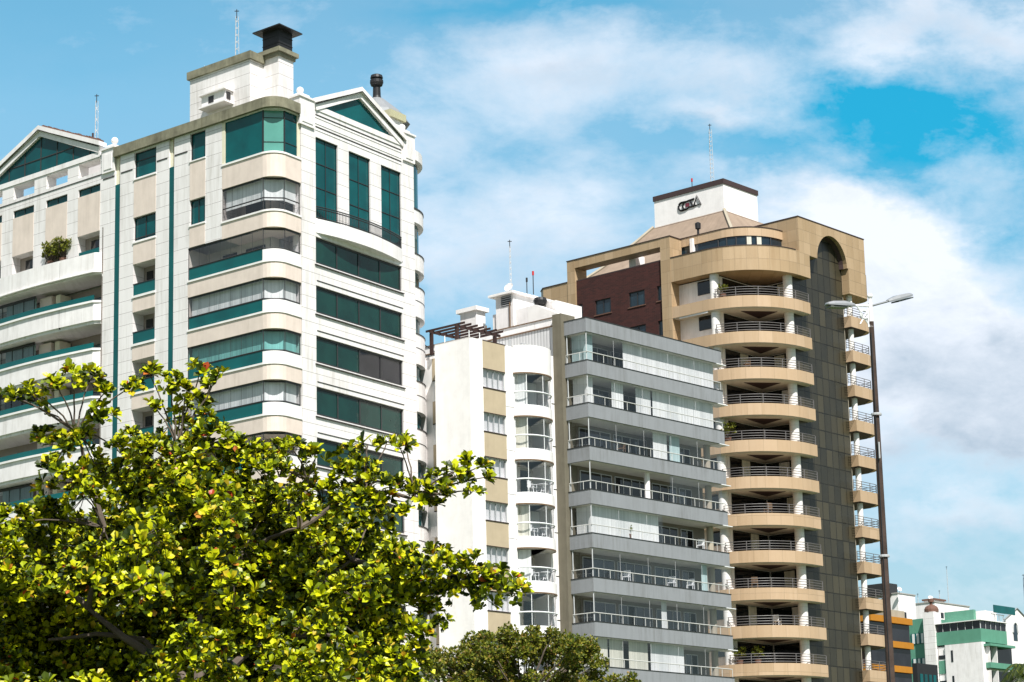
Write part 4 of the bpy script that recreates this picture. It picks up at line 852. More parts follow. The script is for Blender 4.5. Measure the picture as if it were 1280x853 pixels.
def rod(x, y, z0, z1, label, m='dark_frame', tip='red_paint'):
    t = thing('lightning_rod', (x, y, z0), label, 'rod'); MB().tube([(x, y, z0), (x, y, z1-.3)], .035, 5).build('rod', m, t); MB().tube([(x, y, z1-.3), (x, y, z1)], .075, 6).build('lamp', tip, t)
p = B3.w(6.6, 3.2, 0); q = at(650, 352, math.hypot(p[0], p[1])); rod(*B3.w(8.2, 4.0, 0)[:2], 43.6, 45.3, 'short rod with a red tip beside the thin mast on the plant room')
q = B3.w(9.0, 4.2, 0); rod(q[0], q[1], 43.6, 45.0, 'short grey rod between the dish and the red tipped rod', tip='dark_frame')
q = T.w(12.2, 2.1, 0); rod(q[0], q[1], 59.8, 60.6, 'small red warning light on the edge of the white logo box')
q = B1.w(18.5, .3, 0); rod(q[0], q[1], 51.7, 52.7, 'small rod with a dark tip on the right slope of the left gable', tip='dark_brown')
def dish(c, r, yaw, label, m='white_paint', group=None):
    t = thing('satellite_dish', c, label, 'satellite dish', group); o = Vector(c); n = Vector((math.sin(yaw), -math.cos(yaw), .55)).normalized(); x = n.orthogonal().normalized(); y = n.cross(x); b = MB(); R_ = []
    for k in range(5):
        rr = r*k/4; R_.append([tuple(o+n*(rr*rr/r*.35)+(x*math.cos(j*math.pi/7)+y*math.sin(j*math.pi/7))*rr) for j in range(14)])
    for A, B in zip(R_, R_[1:]):
        for j in range(14): b.face([A[j], A[(j+1) % 14], B[(j+1) % 14], B[j]])
    b.build('reflector', m, t); s = MB(); s.tube([tuple(o), tuple(o+Vector((0, .1, -.6)))], .04, 5); s.tube([tuple(o-x*r*.9), tuple(o+n*r*.9)], .02, 4); s.tube([tuple(o+n*r*.85), tuple(o+n*r*1.05)], .06, 5); s.build('stand', 'grey_frame', t)
q = B3.w(10.0, 3.4, 44.3); dish(q, .36, -.6, 'pale satellite dish at the foot of the thin mast on the plant room')
q = B1.w(9.3, 4, 55.75); t_ = thing('television_aerial', q, 'small horizontal television aerial on the left end of the white penthouse roof', 'aerial')
f = MB(); f.tube([tuple(Vector(q)+Vector((-.9, 0, .35))), tuple(Vector(q)+Vector((.9, 0, .1)))], .03, 4); f.tube([q, tuple(Vector(q)+Vector((0, 0, .3)))], .03, 4)
for k in range(7): c = Vector(q)+Vector((-.8+k*.25, 0, .33-k*.035)); f.tube([tuple(c+Vector((0, -.25, .1))), tuple(c+Vector((0, .25, -.1)))], .015, 4)
f.build('boom', 'white_frame', t_)

def ac_unit(fr, a, b, z, label, group='air conditioners in the loggias of the teal glass building', m='white_paint'):
    t = thing('air_conditioner', fr.w(a, b, z), label, 'air conditioner', group)
    MB(fr).box(a, a+.85, b, b+.35, z, z+.65).build('casing', m, t)
    g = MB(fr); c = fr.w(a+.3, b-.012, 0)
    pts = [tuple(Vector(fr.w(a+.32+.25*math.cos(k*math.pi/8), b-.012, z+.33+.25*math.sin(k*math.pi/8)))) for k in range(16)]; g.face(pts); g.build('fan_grille', 'dark_frame', t)
H1 = 3.22
for i, (lo, up_) in enumerate((('lower', 'upper'),)*1): 
    ac_unit(B1, 21.2, .9, 39.4, 'lower of two stacked air conditioners in the highest teal railed loggia of the wing'); ac_unit(B1, 21.2, .9, 40.35, 'upper of two stacked air conditioners in the highest teal railed loggia of the wing')
ac_unit(B1, 21.3, .8, 36.6, 'air conditioner beside the pier in the second teal railed loggia of the wing', m='cream_reveal')
ac_unit(B1, 21.2, .9, 33.5, 'air conditioner beside the pier in the third teal railed loggia of the wing')
ac_unit(B1, 24.5, .9, 27.0, 'air conditioner left of the pier in the lowest visible loggia of the wing')
ac_unit(B1, 12.85, .5, 41.0-.6, 'air conditioner in the topmost small loggia between the teal strips'); ac_unit(B1, 12.85, .5, 41.0-.6-H1, 'air conditioner in the second small loggia between the teal strips'); ac_unit(B1, 12.85, .5, 41-.6-2*H1, 'air conditioner in the third small loggia, just above the tree top')
q = B2.w(3.35, .6, 25.0); t_ = thing('air_conditioner', q, 'white air conditioner on the wall between the teal and slim white buildings', 'air conditioner'); MB(B2).box(3.6, 4.5, .75, 1.15, 24.9, 25.6).build('casing', 'white_paint', t_)

def garden_chair(c, yaw, label, group='white garden furniture on the round balconies', m='white_frame'):
    t = thing('garden_chair', c, label, 'chair', group); f = Frame((c[0], c[1]), 90+yaw, yaw); z = c[2]
    MB(f).box(-.24, .24, -.22, .22, z+.42, z+.46).build('seat', m, t)
    b = MB(f); [b.box(-.24+k*.1, -.18+k*.1, .22, .25, z+.46, z+.9) for k in range(5)]; b.box(-.24, .24, .215, .26, z+.86, z+.92); b.build('backrest', m, t)
    for a in (-.22, .22):
        for d in (-.2, .2): MB(f).tube([(a, d*1.15, z), (a, d*.9, z+.43)], .022, 5).build('leg', m, t)
        MB(f).tube([(a*1.1, .22, z+.66), (a*1.1, -.2, z+.66), (a*1.1, -.2, z+.44)], .02, 5).build('armrest', m, t)
def garden_table(c, label, group='white garden furniture on the round balconies'):
    t = thing('garden_table', c, label, 'table', group); MB().lathe((c[0], c[1]), [(.001, c[2]+.72), (.38, c[2]+.72), (.38, c[2]+.75), (.001, c[2]+.75)], 14).build('tabletop', 'white_frame', t)
    for k in range(3): MB().tube([(c[0], c[1], c[2]+.72), (c[0]+.3*math.cos(k*2.1), c[1]+.3*math.sin(k*2.1), c[2])], .02, 5).build('leg', 'white_frame', t)
HB = 2.93
nm = {2: 'the third round balcony from the top', 3: 'the fourth round balcony from the top', 4: 'the round balcony without upper glass'}
for i in (2, 3, 4):
    z = 33.53-HB*i
    garden_table(B2.w(-.55, 6.5, z), 'small round white table on '+nm[i])
    garden_chair(B2.w(-.5, 5.5, z), -60, 'white garden chair left of the table on '+nm[i]); garden_chair(B2.w(.1, 7.1, z), 100, 'white garden chair right of the table on '+nm[i])
for i, bs in ((5, (5.2,)), (6, (4.7, 9.8, 12.0)), (3, (4.6,)), (5, (13.4,))):
    for b in bs:
        garden_chair(B3.w(.9, b, 39.86-2.935*i), 20, {(5, 5.2): 'yellowish garden chair on the fifth glazed balcony of the grey building', (6, 4.7): 'white chair at the left on the sixth glazed balcony of the grey building', (6, 9.8): 'white chair near the middle of the sixth glazed balcony of the grey building',
            (6, 12.0): 'white chair at the right on the sixth glazed balcony of the grey building', (3, 4.6): 'wooden chair behind the rail on the third glazed balcony of the grey building', (5, 13.4): 'white chair at the far right on the fifth glazed balcony of the grey building'}[(i, b)],
            'chairs on the grey building balconies', 'olive_trim' if (i, b) == (5, 5.2) else 'wood_frame' if i == 3 else 'white_frame')

for i, b, lb in ((2, -4.0, 'third'), (6, -3.2, 'seventh'), (8, -4.2, 'ninth'), (9, -2.6, 'tenth')):
    garden_chair(T.w(3.0 if b < -3.5 else 2.1, b, 47.44-2.88*i), 30+i*20, ('white' if i == 9 else 'dark') + ' chair on the %s curved balcony from the top' % lb, 'chairs on the stone tower balconies', 'wood_frame' if i != 9 else 'white_frame')
# ------------------------------------------------------------------ foliage
def leaves(mb, c, ax, L, n, w_=.46, droop=.15, spread=1.0, simple=False):
    """a rosette of leaves round a twig end"""
    ax = ax.normalized(); x = ax.orthogonal().normalized(); y = ax.cross(x); ph = rnd.random()*6.28
    for k in range(n):
        t = ph+k*2.4; el = (.25+.9*(k/n))*spread+rnd.uniform(-.2, .2); out = x*math.cos(t)+y*math.sin(t)
        d = (out*math.cos(1.45-el)+ax*math.sin(1.45-el)); d.z -= droop*rnd.random(); d.normalize()
        sd_ = d.cross(ax+out*.01)
        if sd_.length < 1e-3: continue
        sd_.normalize(); nn = sd_.cross(d); l = L*rnd.uniform(.65, 1.1); s_ = sd_*(l*w_); b = len(mb.v); r_ = rnd.uniform(-.35, .35); s_ = s_*math.cos(r_)+nn*s_.length*math.sin(r_)
        base = c+d*.04*l
        if simple:
            mb.v += [tuple(base), tuple(base+d*l*.55+s_*.55), tuple(base+d*l), tuple(base+d*l*.55-s_*.55)]; mb.f.append((b, b+1, b+2, b+3)); continue
        up1 = nn*(l*.10)
        mb.v += [tuple(base), tuple(base+d*l*.38+s_*.32+up1), tuple(base+d*l*.78+s_*.5+up1*.7), tuple(base+d*l-nn*l*.10), tuple(base+d*l*.78-s_*.5+up1*.7), tuple(base+d*l*.38-s_*.32+up1), tuple(base+d*l*.6)]
        mb.f += [(b, b+1, b+6), (b+1, b+2, b+6), (b+2, b+3, b+6), (b+3, b+4, b+6), (b+4, b+5, b+6), (b+5, b, b+6)]
def limb(mb, pts, r0, r1, n=7):
    """a bent tapering branch through a few points"""
    P = [Vector(p) for p in pts]; out = []
    for i in range(len(P)-1):
        for k in range(3):
            t = k/3; q = P[i].lerp(P[i+1], t)
            if k: q += Vector((rnd.uniform(-1, 1), rnd.uniform(-1, 1), rnd.uniform(-.5, .5)))*(P[i+1]-P[i]).length*.045
            out.append(tuple(q))
    out.append(tuple(P[-1])); mb.tube(out, r0, n, r1)
def almond_tree():
    D0 = 50; base = at(245, 853, D0); t = thing('sea_almond_tree', (base.x, base.y, 0), 'large sea almond tree with glossy yellow green leaves in front of the teal glass building', 'tree')
    # leafy clumps: photo x, y, radius in photo px, distance, rosettes
    cl = []
    def c(x, y, r, d=0, k=1.0): cl.append((at(x, y, D0+d), r*D0/3131, k))
    for a in ((3, 490, 11), (22, 500, 12), (42, 492, 16), (72, 482, 12), (90, 472, 15), (112, 476, 17), (130, 492, 13), (50, 512, 9), (56, 548, 15), (80, 558, 20), (106, 548, 16), (66, 588, 18), (98, 600, 20), (128, 516, 15), (62, 612, 12), (118, 580, 14),
              (166, 482, 14), (188, 470, 13), (212, 480, 14), (234, 488, 12), (250, 463, 11), (264, 482, 10), (275, 470, 8), (226, 512, 12), (196, 512, 10), (210, 534, 13), (250, 506, 14), (258, 524, 12), (238, 532, 9), (165, 545, 12), (146, 560, 12),
              (343, 566, 15), (366, 562, 16), (394, 574, 14), (350, 590, 12), (378, 600, 15), (436, 568, 12), (460, 556, 9), (484, 552, 7), (500, 560, 9), (508, 555, 7), (430, 592, 16), (456, 584, 14), (472, 602, 20), (448, 616, 18),
              (505, 612, 17), (528, 614, 15), (548, 602, 15), (566, 590, 11), (585, 580, 9), (603, 582, 10), (606, 597, 7), (582, 602, 8), (592, 614, 8), (560, 620, 10), (540, 634, 12), (508, 640, 13), (480, 632, 17)):
        c(*a, d=rnd.uniform(-.7, .7))
    for a in ((482, 702, 20), (500, 694, 20), (522, 712, 24), (548, 700, 20), (560, 718, 28), (590, 712, 24), (612, 728, 26), (636, 730, 18), (646, 742, 13), (578, 740, 24), (545, 740, 24), (606, 748, 15), (518, 740, 24), (536, 768, 15), (552, 776, 10), (500, 730, 26)):
        c(*a, d=rnd.uniform(-1.2, .2))
    # the broad mass of the crown
    import itertools
    top = [(0, 648), (20, 636), (50, 626), (75, 630), (100, 618), (130, 590), (150, 560), (170, 545), (200, 545), (225, 538), (255, 545), (285, 545), (300, 560), (320, 575), (340, 600), (370, 610), (400, 615), (440, 620), (470, 640), (490, 655), (478, 668), (455, 690), (470, 715), (500, 745), (530, 790), (545, 810), (560, 840), (560, 900)]
    def ytop(x):
        for (x0, y0), (x1, y1) in zip(top, top[1:]):
            if x0 <= x <= x1 and x1 > x0: return y0+(y1-y0)*(x-x0)/(x1-x0)
        return 648 if x < 0 else 900
    x = -60
    while x < 545:
        y = ytop(x)+16
        while y < 960:
            r = rnd.uniform(20, 36); dp = min(1, (y-ytop(x))/150)
            hollow = any(((x-hx)/hw)**2+((y-hy)/hh)**2 < 1 for hx, hy, hw, hh in ((110, 790, 130, 42), (60, 835, 90, 30), (425, 672, 60, 30), (330, 660, 40, 60), (215, 770, 60, 40), (150, 650, 26, 40), (470, 790, 40, 30), (300, 820, 40, 25)))
            if y > ytop(x)+34 and rnd.random() < (.85 if hollow else .3): y += 26; continue
            c(x+rnd.uniform(-12, 12), y+rnd.uniform(-8, 8), r, d=(2.5 if hollow else 0)+rnd.uniform(-1, 1)*(1+dp*1.8)-dp*2.2); y += 30
        x += 29
    for k in range(330):
        x = rnd.uniform(-60, 500); y = rnd.uniform(ytop(x)+45, 960); c(x, y, 40, d=rnd.uniform(2.0, 5.5), k=.95)
    trunk = MB(); b0 = Vector((base.x, base.y, 0)); fork = at(250, 880, D0)
    limb(trunk, [b0, (base.x+.1, base.y, 2.6), fork], .34, .24, 10); tr = trunk.build('trunk', 'bark', t)
    hubs = [at(x, y, D0+(1.3 if y > 690 and x < 480 else 0)) for x, y in ((110, 760), (130, 660), (95, 540), (210, 660), (222, 560), (300, 700), (375, 660), (385, 600), (440, 700), (455, 620), (520, 625), (510, 735), (590, 735), (40, 700), (330, 800), (180, 800), (250, 760), (450, 800), (60, 800))]
    link = {0: -1, 1: 0, 2: 1, 3: 16, 4: 3, 5: 16, 6: 5, 7: 6, 8: 14, 9: 6, 10: 9, 11: 8, 12: 11, 13: 0, 14: -1, 15: -1, 16: -1, 17: 14, 18: 15}
    for i, h in enumerate(hubs):
        s_ = fork if link[i] < 0 else hubs[link[i]]; r0 = .13 if link[i] < 0 else .062; b = MB(); limb(b, [s_, s_.lerp(h, .5)+Vector((0, 0, .12)), h], r0, .045 if link[i] < 0 else .028); b.build('branch', 'bark', t)
    tw = MB(); lf = MB()
    for p, r, k in cl:
        h = min(hubs, key=lambda q: (q-p).length)
        if k == 1.0 and (p.z > 8.6 or rnd.random() < .22) and (h-p).length < 2.2: h2 = h.lerp(p, .5)+Vector((0, 0, .08)); limb(tw, [h, h2, p], .022, .012, 5)
        n = max(5, int((32 if p.z < 9.3 else 40)*min(k, 1)*(r/.45)**1.8))
        for j in range(n):
            v = Vector((rnd.gauss(0, 1), rnd.gauss(0, 1)-.4, rnd.gauss(0, .8)+.45)).normalized()*(rnd.random()**.25)*r; v.z = v.z*.9-r*.15
            q = p+v; ax = v.normalized()*.7+Vector((rnd.uniform(-.35, .35), rnd.uniform(-.7, .1), .75))
            if j % 4 == 0: tw.tube([tuple(p), tuple(q)], .009, 3)
            leaves(lf, q, ax, rnd.uniform(.12, .25), rnd.randint(6, 10), .58)
    tw.build('twigs', 'bark', t); lf.uv = []; lf.build('crown', 'almond_leaf', t)
almond_tree()
def small_tree(name, label, cl, D, trunkpx, L, m, n0=60, simple=True, r0=.15, cat='tree', z0=0, group=None):
    base = at(*trunkpx, D); t = thing(name, (base.x, base.y, z0), label, cat, group); tr = MB()
    limb(tr, [(base.x, base.y, z0), (base.x, base.y, base.z*.6+z0*.4), base], r0, r0*.6, 8); tr.build('trunk', 'bark', t)
    lf = MB(); tw = MB()
    for x, y, r, dd in cl:
        p = at(x, y, D+dd); r = r*D/3131; limb(tw, [base, base.lerp(p, .6), p], r0*.35, r0*.12, 5)
        for j in range(int(n0*(r**1.8))+8):
            v = Vector((rnd.gauss(0, 1), rnd.gauss(0, 1), rnd.gauss(0, .8))).normalized()*(rnd.random()**.4)*r; q = p+v
            if j % 9 == 0: tw.tube([tuple(p), tuple(q)], r0*.07, 3)
            leaves(lf, q, v.normalized()+Vector((0, -.2, .7)), L*rnd.uniform(.7, 1.2), 5, .5, simple=simple)
    tw.build('branch', 'bark', t); lf.uv = []; lf.build('crown', m, t); return t
r2 = random.Random(3); cl = []
for x in range(540, 750, 17):
    yt = 792+abs(x-650)**1.8*.0042 if x > 650 else 787+abs(x-650)**1.5*.025
    if x < 585: yt = 815
    y = yt+8
    while y < 900:
        if not (y > yt+30 and r2.random() < .25): cl.append((x+r2.uniform(-7, 7), y, r2.uniform(11, 17), r2.uniform(-1.6, 1.6)))
        y += 16
cl += [(668, 788, 7, 0), (690, 790, 7, 0), (606, 796, 8, 0)]
small_tree('street_tree', 'dark small leaved tree below the slim white building', cl, 105, (655, 880), .17, 'small_leaf', n0=500)
small_tree('street_tree', 'small tree top just showing below the grey building', [(778, 856, 12, 0), (766, 852, 9, .4), (792, 851, 9, -.3), (780, 868, 18, 0)], 100, (780, 880), .17, 'small_leaf', n0=300)
def potted(fr, a, b, z, r, label, m='bush_leaf', n=60, L=.22):
    c = Vector(fr.w(a, b, z)); t = thing('potted_plant', c, label, 'plant'); MB().lathe((c.x, c.y), [(.001, z), (.2, z), (.27, z+.4), (.22, z+.4), (.001, z+.36)], 12).build('pot', 'terracotta', t)
    tw = MB(); lf = MB()
    for k in range(n):
        v = Vector((rnd.uniform(-1, 1), rnd.uniform(-1, 1), rnd.uniform(-.4, 1.1)))*r; q = c+Vector((0, 0, .55+r*.55))+v*.8
        if k % 3 == 0: tw.tube([tuple(c+Vector((0, 0, .35))), tuple(q)], .012, 3)
        leaves(lf, q, v+Vector((0, -.2, .6)), L, 6, .4, simple=True)
    tw.build('stem', 'bark', t); lf.uv = []; lf.build('foliage', m, t)
potted(B1, 21.1, -.12, 44.0, .78, 'big bushy shrub standing on the top terrace of the gabled wing', n=170); potted(B1, 22.4, -.12, 44.0, .7, 'lower half of the pair of terrace shrubs, the one further left', n=120)
potted(T, 4.3, -5.2, 35.92, .62, 'yellow green potted plant on the fifth curved balcony of the stone tower', n=70); potted(T, 4.2, -5.0, 18.64, .5, 'low bushy potted plant left on the lowest curved balcony', n=60); potted(T, 3.0, -4.2, 18.64, .5, 'low bushy potted plant in the middle of the lowest curved balcony', n=60)
potted(T, 4.3, -5.1, 47.44, .38, 'small pale potted plant on the topmost curved balcony', n=40); potted(B3, .7, 4.8, 39.86-2.935*5, .3, 'little yellow leaved plant on the fifth glazed balcony of the grey building', n=30, L=.15)

# ------------------------------------------------------------------ street lamp
def street_lamp():
    x, y = 9.03, 61.34; t = thing('street_lamp', (x, y, 0), 'tall rusty brown street lamp post with two grey lamp heads', 'street lamp')
    p = MB(); p.lathe((x, y), [(.2, 0), (.2, .5), (.125, .6), (.105, 6.5), (.062, 15.6)], 14); p.build('pole', 'rust_pole', t)
    p = MB(); p.lathe((x, y), [(.062, 15.45), (.05, 16.08), (.035, 16.12), (.035, 16.2)], 12); p.ball((x, y), 16.26, .07); p.build('cap', 'white_paint', t)
    p = MB(); [p.lathe((x, y), [(.13, z), (.135, z+.03), (.13, z+.06)], 12) for z in (9.65, 13.2)]; p.build('clamp', 'grey_frame', t)
    c = MB(); c.tube([(x-.03, y-.13+z*.0035, z) for z in (0, 3, 6, 9, 12, 15.3)], .012, 5); c.build('cable', 'dark_frame', t)
    c = MB(); c.tube([(x, y-.1, 12.1), (x, y-.16, 12.1), (x, y-.16, 12.5), (x, y-.1, 12.5)], .02, 5); c.build('cable_clip', 'grey_frame', t)
    for s, tip, m in ((-1, Vector((7.84, 60.72, 15.93)), 'left'), (1, Vector((10.26, 62.6, 16.56)), 'right')):
        o = Vector((x, y, 16.0)); d = tip-o; inner = o+d*(.42 if s > 0 else .36); a = MB(); a.tube([tuple(o), tuple(inner)], .03, 6); ao = a.build('arm', 'white_frame' if s < 0 else 'lamp_grey', t)
        d.normalize(); sd_ = d.cross(Vector((0, 0, 1))).normalized(); u_ = sd_.cross(d); Lh = (tip-inner).length; h = MB(); R_ = []
        for q, wd, ht in ((0, .05, .05), (.12, .09, .08), (.4, .15, .12), (.8, .15, .10), (.97, .10, .06), (1, .05, .02)):
            c = inner+d*(q*Lh); R_.append([tuple(c+sd_*wd*a_+u_*ht*b_) for a_, b_ in ((-1, -.35), (1, -.35), (1, .1), (.6, .75), (-.6, .75), (-1, .1))])
        for A, B in zip(R_, R_[1:]):
            for j in range(6): h.face([A[j], A[(j+1) % 6], B[(j+1) % 6], B[j]])
        h.face(R_[0]); h.face(R_[-1]); ho = h.build('lamp_head', 'lamp_grey', t)
        l = MB(); c0 = inner+d*.3*Lh; c1 = inner+d*.93*Lh; F = []
        for dz in (-.05, -.085): F.append([tuple(c+sd_*.12*a_+u_*dz) for c, a_ in ((c0, -1), (c0, 1), (c1, 1), (c1, -1))])
        l.face(F[0]); l.face(F[1]); [l.face([F[0][j], F[0][(j+1) % 4], F[1][(j+1) % 4], F[1][j]]) for j in range(4)]; l.build('lens', 'lamp_lens', ho)
    b = MB(); o = Vector((x, y, 15.9)); e = Vector((8.65, 61.1, 15.97)); low = Vector((x, y, 15.4))
    b.tube([tuple(e), tuple(low)], .022, 5); b.tube([tuple(Vector((8.72, 61.13, 15.5))), tuple(Vector((8.98, 61.3, 15.93)))], .018, 5); b.tube([tuple(Vector((8.95, 61.28, 15.94))), tuple(Vector((8.95, 61.28, 15.45)))], .02, 5)
    b.tube([tuple(Vector((8.84, 61.2, 15.76))+Vector((math.cos(k*.52)*.10, math.cos(k*.52)*.07, math.sin(k*.52)*.11))) for k in range(13)], .024, 5); b.build('bracket', 'white_frame', t)
street_lamp()

# ------------------------------------------------------------------ houses beyond, at the lower right
def FR(px, py, D, aL=-46.8, aR=40): q = at(px, py, D); return Frame((q.x, q.y), aL, aR), q.z
def green_house():
    fr, z = FR(1226, 784, 330); t = thing('apartment_building', fr.w(0, 0, 0), 'sea green and white apartment building with a glazed top floor and a tiled chimney', 'building'); z = 34.5
    MB(fr).box(.3, 6.9, .3, 6.9, 0, z-2.1).build('wall', 'white_paint', t); MB(fr).box(.15, 7.0, .15, 6.9, z-1.9, z-.2).build('top_floor_band', 'sea_green', t)
    MB(fr).box(.25, 6.9, .25, 6.8, z-.2, z+.85).build('top_floor_glazing', 'smoke_glass', t); MB(fr).box(-.1, 7.2, -.1, 7.1, z+.85, z+.95).build('roof_edge', 'white_paint', t)
    m = MB(fr); [m.tube([(k*1.15+.2, .2, z-.2), (k*1.15+.2, .2, z+.85)], .04, 4) for k in range(6)]; [m.tube([(.2, k*1.3+.3, z-.2), (.2, k*1.3+.3, z+.85)], .04, 4) for k in range(6)]; m.build('mullion', 'grey_frame', t)
    MB(fr).box(.05, 5.7, .02, 1, 0, z-1.95).build('wall', 'white_paint', t)
    for k in range(3):
        MB(fr).box(4.5, 4.8, -.02, .05, z-4.2-k*3.3, z-2.7-k*3.3).build('window', 'dark_glass', t); MB(fr).box(5.8, 6.9, .25, .32, z-3.7-k*3.3, z-3.2-k*3.3).build('window', 'dark_glass', t); MB(fr).box(5.8, 6.9, .22, .32, z-5.6-k*3.3, z-3.9-k*3.3).build('panel', 'sea_green', t)
        ba = MB(fr).box(-.7, .3, .8, 8, z-5.3-k*3.2, z-4.6-k*3.2).build('balcony', 'sea_green', t); MB(fr).box(.2, .33, 1, 8, z-4.6-k*3.2, z-2.4-k*3.2).build('window', 'dark_glass', ba)
        MB(fr).box(-.6, .3, .9, 1.0, z-4.6-k*3.2, z-2.4-k*3.2).build('post', 'white_paint', ba)
        MB(fr).box(-.65, .3, 2.6, 2.75, z-4.6-k*3.2, z-2.4-k*3.2).build('post', 'white_paint', ba)
    MB(fr).box(-1.0, .3, .5, 7.0, z-2.5, z-2.2).build('eave', 'sea_green', t)
    c = MB(fr).box(7.0, 8.7, -.2, 1.6, 0, z+2.6).build('chimney', 'white_cladding', t); h = MB(fr); q = fr.w(7.85, .7, 0)
    h.lathe((7.85, .7), [(.95, z+2.6), (.95, z+3.0), (.8, z+3.3), (.5, z+3.5), (.2, z+3.6), (.2, z+3.9), (.38, z+3.95), (.38, z+4.3), (.001, z+4.4)], 14); h.build('chimney_pot', 'terracotta', c)
    MB(fr).box(1.0, 6.2, 3, 6, z+.9, z+2.4).build('roof_room', 'white_paint', t); MB(fr).box(2.4, 6.9, 2.4, 3, z+.9, z+2.6).build('roof_screen', 'sea_green', t)
    g = MB(fr).box(8.7, 14.6, 1.2, 9, 0, z+2.0).build('wing', 'sea_green', t)
    for k in range(4):
        f = MB(fr).box(8.9, 11.6, 1.1, 1.22, z-1.3-k*3.3, z+.1-k*3.3).build('window', 'teal_glass', g); [MB(fr).box(8.9+j*.7, 9.25+j*.7, 1.05, 1.12, z-1.25-k*3.3, z+.05-k*3.3).build('curtain', 'white_curtain', f) for j in range(4)]
    MB(fr).box(8.8, 9.0, 1.0, 1.2, 0, z+2.1).build('drain_pipe', 'dark_frame', g)
    pz = MB(fr); [pz.tube([(.3, 3.2+k*1.1, z+1), (.3, 3.2+k*1.1, z+1.9)], .06, 4) for k in range(4)]; pz.tube([(.3, 3.0, z+1.9), (.3, 6.8, z+1.9)], .06, 4); pz.build('roof_frame', 'white_paint', t)
    q = fr.w(-2.5, 4, z+3.3); pn = thing('solar_panel', q, 'dark teal panel tilted above the roof of the sea green building', 'solar panel'); P = MB(fr)
    P.box(-.4, -.3, 3, 8.6, z+2.0, z+3.0); P.build('sheet', 'teal_panel', pn)
    P = MB(fr); P.tube([(-.35, 3.4, z+.9), (-.35, 3.4, z+3)], .05, 4); P.tube([(-.35, 8.2, z+.9), (-.35, 8.2, z+2.2)], .05, 4); P.build('post', 'white_paint', pn)
green_house()
def block(px, py, D, la, lb, label, m, parts=None, name='apartment_building'):
    fr, z = FR(px, py, D); t = thing(name, fr.w(0, 0, 0), label, 'building'); w_ = MB(fr).box(0, la, 0, lb, 0, z).build('wall', m, t); MB(fr).box(-.1, la+.1, -.1, lb+.1, z, z+.15).build('roof', 'roof_deck', t); return fr, z, t
fr, z, t = block(1122, 742, 352, 2.0, 4.6, 'narrow white rooftop block just right of the lamp post', 'white_paint')
MB(fr).box(1.0, 5, -1.2, 1.6, z-.2, z+1.5).build('roof_tank', 'dark_frame', t)
MB(fr).box(-.03, .05, 1.2, 2.0, z-3.3, z-2.5).build('window', 'dark_glass', t)
fr, z, t = block(1168, 753, 372, 4.6, 10, 'broad white rooftop block behind the sea green building', 'white_paint')
for b in (1.5, 3.2): MB(fr).box(-.03, .05, b, b+.9, z-2.2, z-1.4).build('window', 'dark_glass', t)
MB(fr).box(.8, 2.6, 1.2, 4.2, z, z+.5).build('roof_box', 'white_paint', t); MB(fr).box(.6, 2.8, 1, 4.4, z+.5, z+.75).build('roof_cap', 'terracotta', t)
for dx, px_, py_, lb in ((0, 1174, 738, 'bare aerial on the roof cap of the broad white block'), (1, 1147, 742, 'bushy aerial on the left edge of the broad white block'), (2, 1183, 708, 'very tall thin mast far behind the broad white block')):
    q = at(px_, py_, 375+dx*12); antenna('antenna_mast', q.x, q.y, q.z-(4, 3, 9)[dx], q.z, lb, w_=.12, rungs=5)
q = at(1163, 748, 374); dish(tuple(q), .38, .3, 'white satellite dish on the broad white rooftop block'); q = at(1124, 737, 351); dish(tuple(q), .34, .4, 'white satellite dish on the narrow white block beside the lamp post')
fr, z = FR(1257, 775, 345, 3, 40); t = thing('gabled_house', fr.w(0, 0, 0), 'white gabled house at the right edge with a blue arched window', 'building'); MB(fr).box(0, 8, 0, 6.6, 0, z).build('wall', 'white_paint', t)
g = MB(fr)
g.face([fr.w(0, -.4, z), fr.w(0, 7.0, z), fr.w(0, 3.3, z+1.75)])
g.face([fr.w(0, -.4, z), fr.w(0, 3.3, z+1.75), fr.w(8, 3.3, z+1.75), fr.w(8, -.4, z)]); g.face([fr.w(0, 7, z), fr.w(0, 3.3, z+1.75), fr.w(8, 3.3, z+1.75), fr.w(8, 7, z)]); g.build('gable', 'white_paint', t)
e = MB(fr); e.tube([(-.12, -.5, z-.05), (-.12, 3.3, z+1.8), (-.12, 7.1, z-.05)], .1, 5); e.build('eave', 'lamp_grey', t)
wn = MB(fr); pts = [(-.05, .3+1.6+.55-.55*math.cos(k*math.pi/8), z-.9+.55*math.sin(k*math.pi/8)) for k in range(9)]; wn.face([fr.w(-.05, 1.9, z-2.7)]+[fr.w(*p) for p in pts]+[fr.w(-.05, 3.0, z-2.7)]); wo = wn.build('arched_window', 'blue_glass', t)
e = MB(fr); e.tube([(-.1, 1.8, z-1.6)]+[(-.1, p[1], p[2]+.1) for p in pts]+[(-.1, 3.1, z-1.6)], .12, 5); e.build('window_arch', 'grey_frame', wo)
MB(fr).box(.6, 1.4, 5.9, 6.8, z, z+3.0).build('chimney', 'chimney_black', t)
q = at(1279, 718, 300); antenna('antenna_mast', q.x, q.y, q.z-5, q.z, 'aerial at the right edge above the gabled house', w_=.2, rungs=4, m='dark_frame')
fr, z = FR(1088, 767, 298); t = thing('apartment_building', fr.w(0, 0, 0), 'orange banded building with dark brown glass seen past the lamp post', 'building')
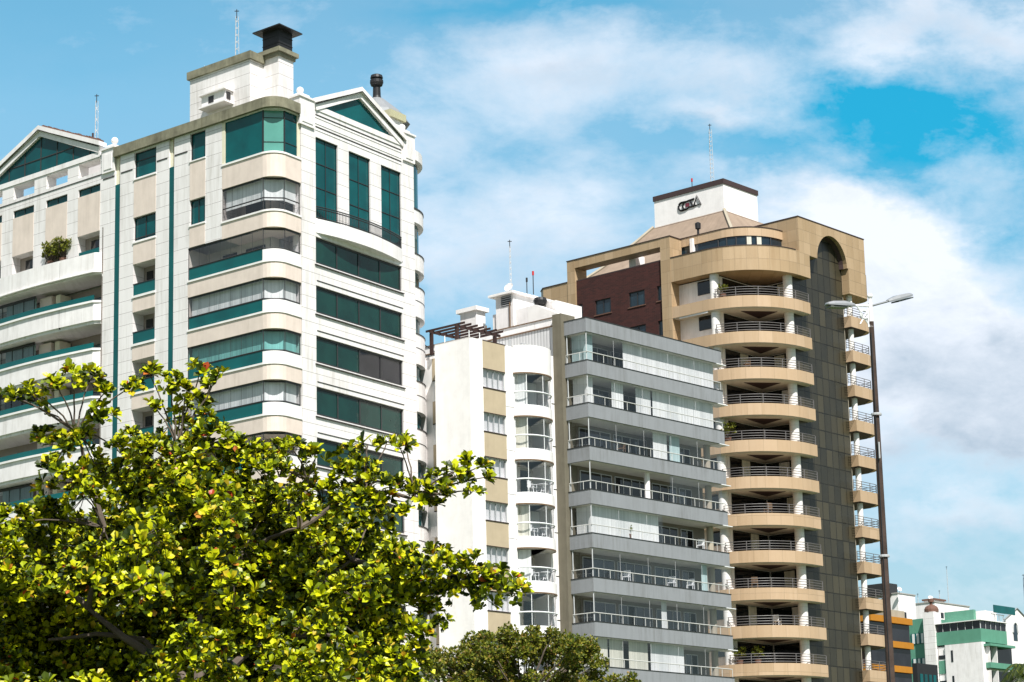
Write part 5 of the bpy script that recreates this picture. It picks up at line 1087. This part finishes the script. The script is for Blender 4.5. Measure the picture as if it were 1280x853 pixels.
MB(fr).box(.5, 6, .5, 9.0, 0, z).build('wall', 'dark_brown', t); MB(fr).box(.6, 5, 5, 8.6, z, z+.9).build('roof', 'warm_render', t)
for k in range(4):
    s_ = MB(fr).box(-.1, 6, -.1, 9.2, z-.8-k*2.9, z-.05-k*2.9).build('floor_band', 'orange_paint', t); MB(fr).box(.3, .45, .3, 9.0, z-2.95-k*2.9, z-.8-k*2.9).build('glazing', 'smoke_glass', s_)
fr, z = FR(1146, 829, 270); t = thing('apartment_building', fr.w(0, 0, 0), 'low black framed building with a row of pale curtained windows', 'building')
MB(fr).box(0, .6, 0, 4.2, 0, z).build('wall', 'chimney_black', t)
for k in range(4): MB(fr).box(-.05, .02, .5+k*.9, 1.05+k*.9, z-3.2, z-1.1).build('window', 'teal_glass', t)
# palm
def palm():
    D = 120; c = at(1283, 836, D); t = thing('palm_tree', (c.x, c.y, 0), 'dark green palm tree leaning in at the lower right corner', 'palm tree'); p = MB(); limb(p, [(c.x+.3, c.y, 0), (c.x+.1, c.y, c.z*.6), c], .2, .14, 9); p.build('trunk', 'bark', t)
    for k in range(46):
        a = k*2.4; el = .15+.8*((k*7) % 11)/11; d = Vector((math.cos(a)*math.cos(el), math.sin(a)*math.cos(el), math.sin(el))); L = rnd.uniform(1.2, 1.75); pts = []
        for j in range(9): s_ = j/8; pts.append(c+d*L*s_+Vector((0, 0, -1.5*s_*s_)))
        f = MB(); f.tube([tuple(q) for q in pts], .02, 4, .006)
        for j in range(1, 9):
            for i in range(3):
                q = pts[j-1].lerp(pts[j], i/3); dd = (pts[j]-pts[j-1]).normalized(); sd_ = dd.cross(Vector((0, 0, 1))).normalized()
                for s_ in (-1, 1):
                    e = q+(sd_*s_*.8+dd*.6+Vector((0, 0, -.45)))*.42*math.sin(.4+2.4*j/9); w_ = dd*.035; f.v += [tuple(q-w_), tuple(q+w_), tuple(e)]; n = len(f.v); f.f.append((n-3, n-2, n-1))
        f.uv = []; f.build('frond', 'palm_leaf', t)
palm()
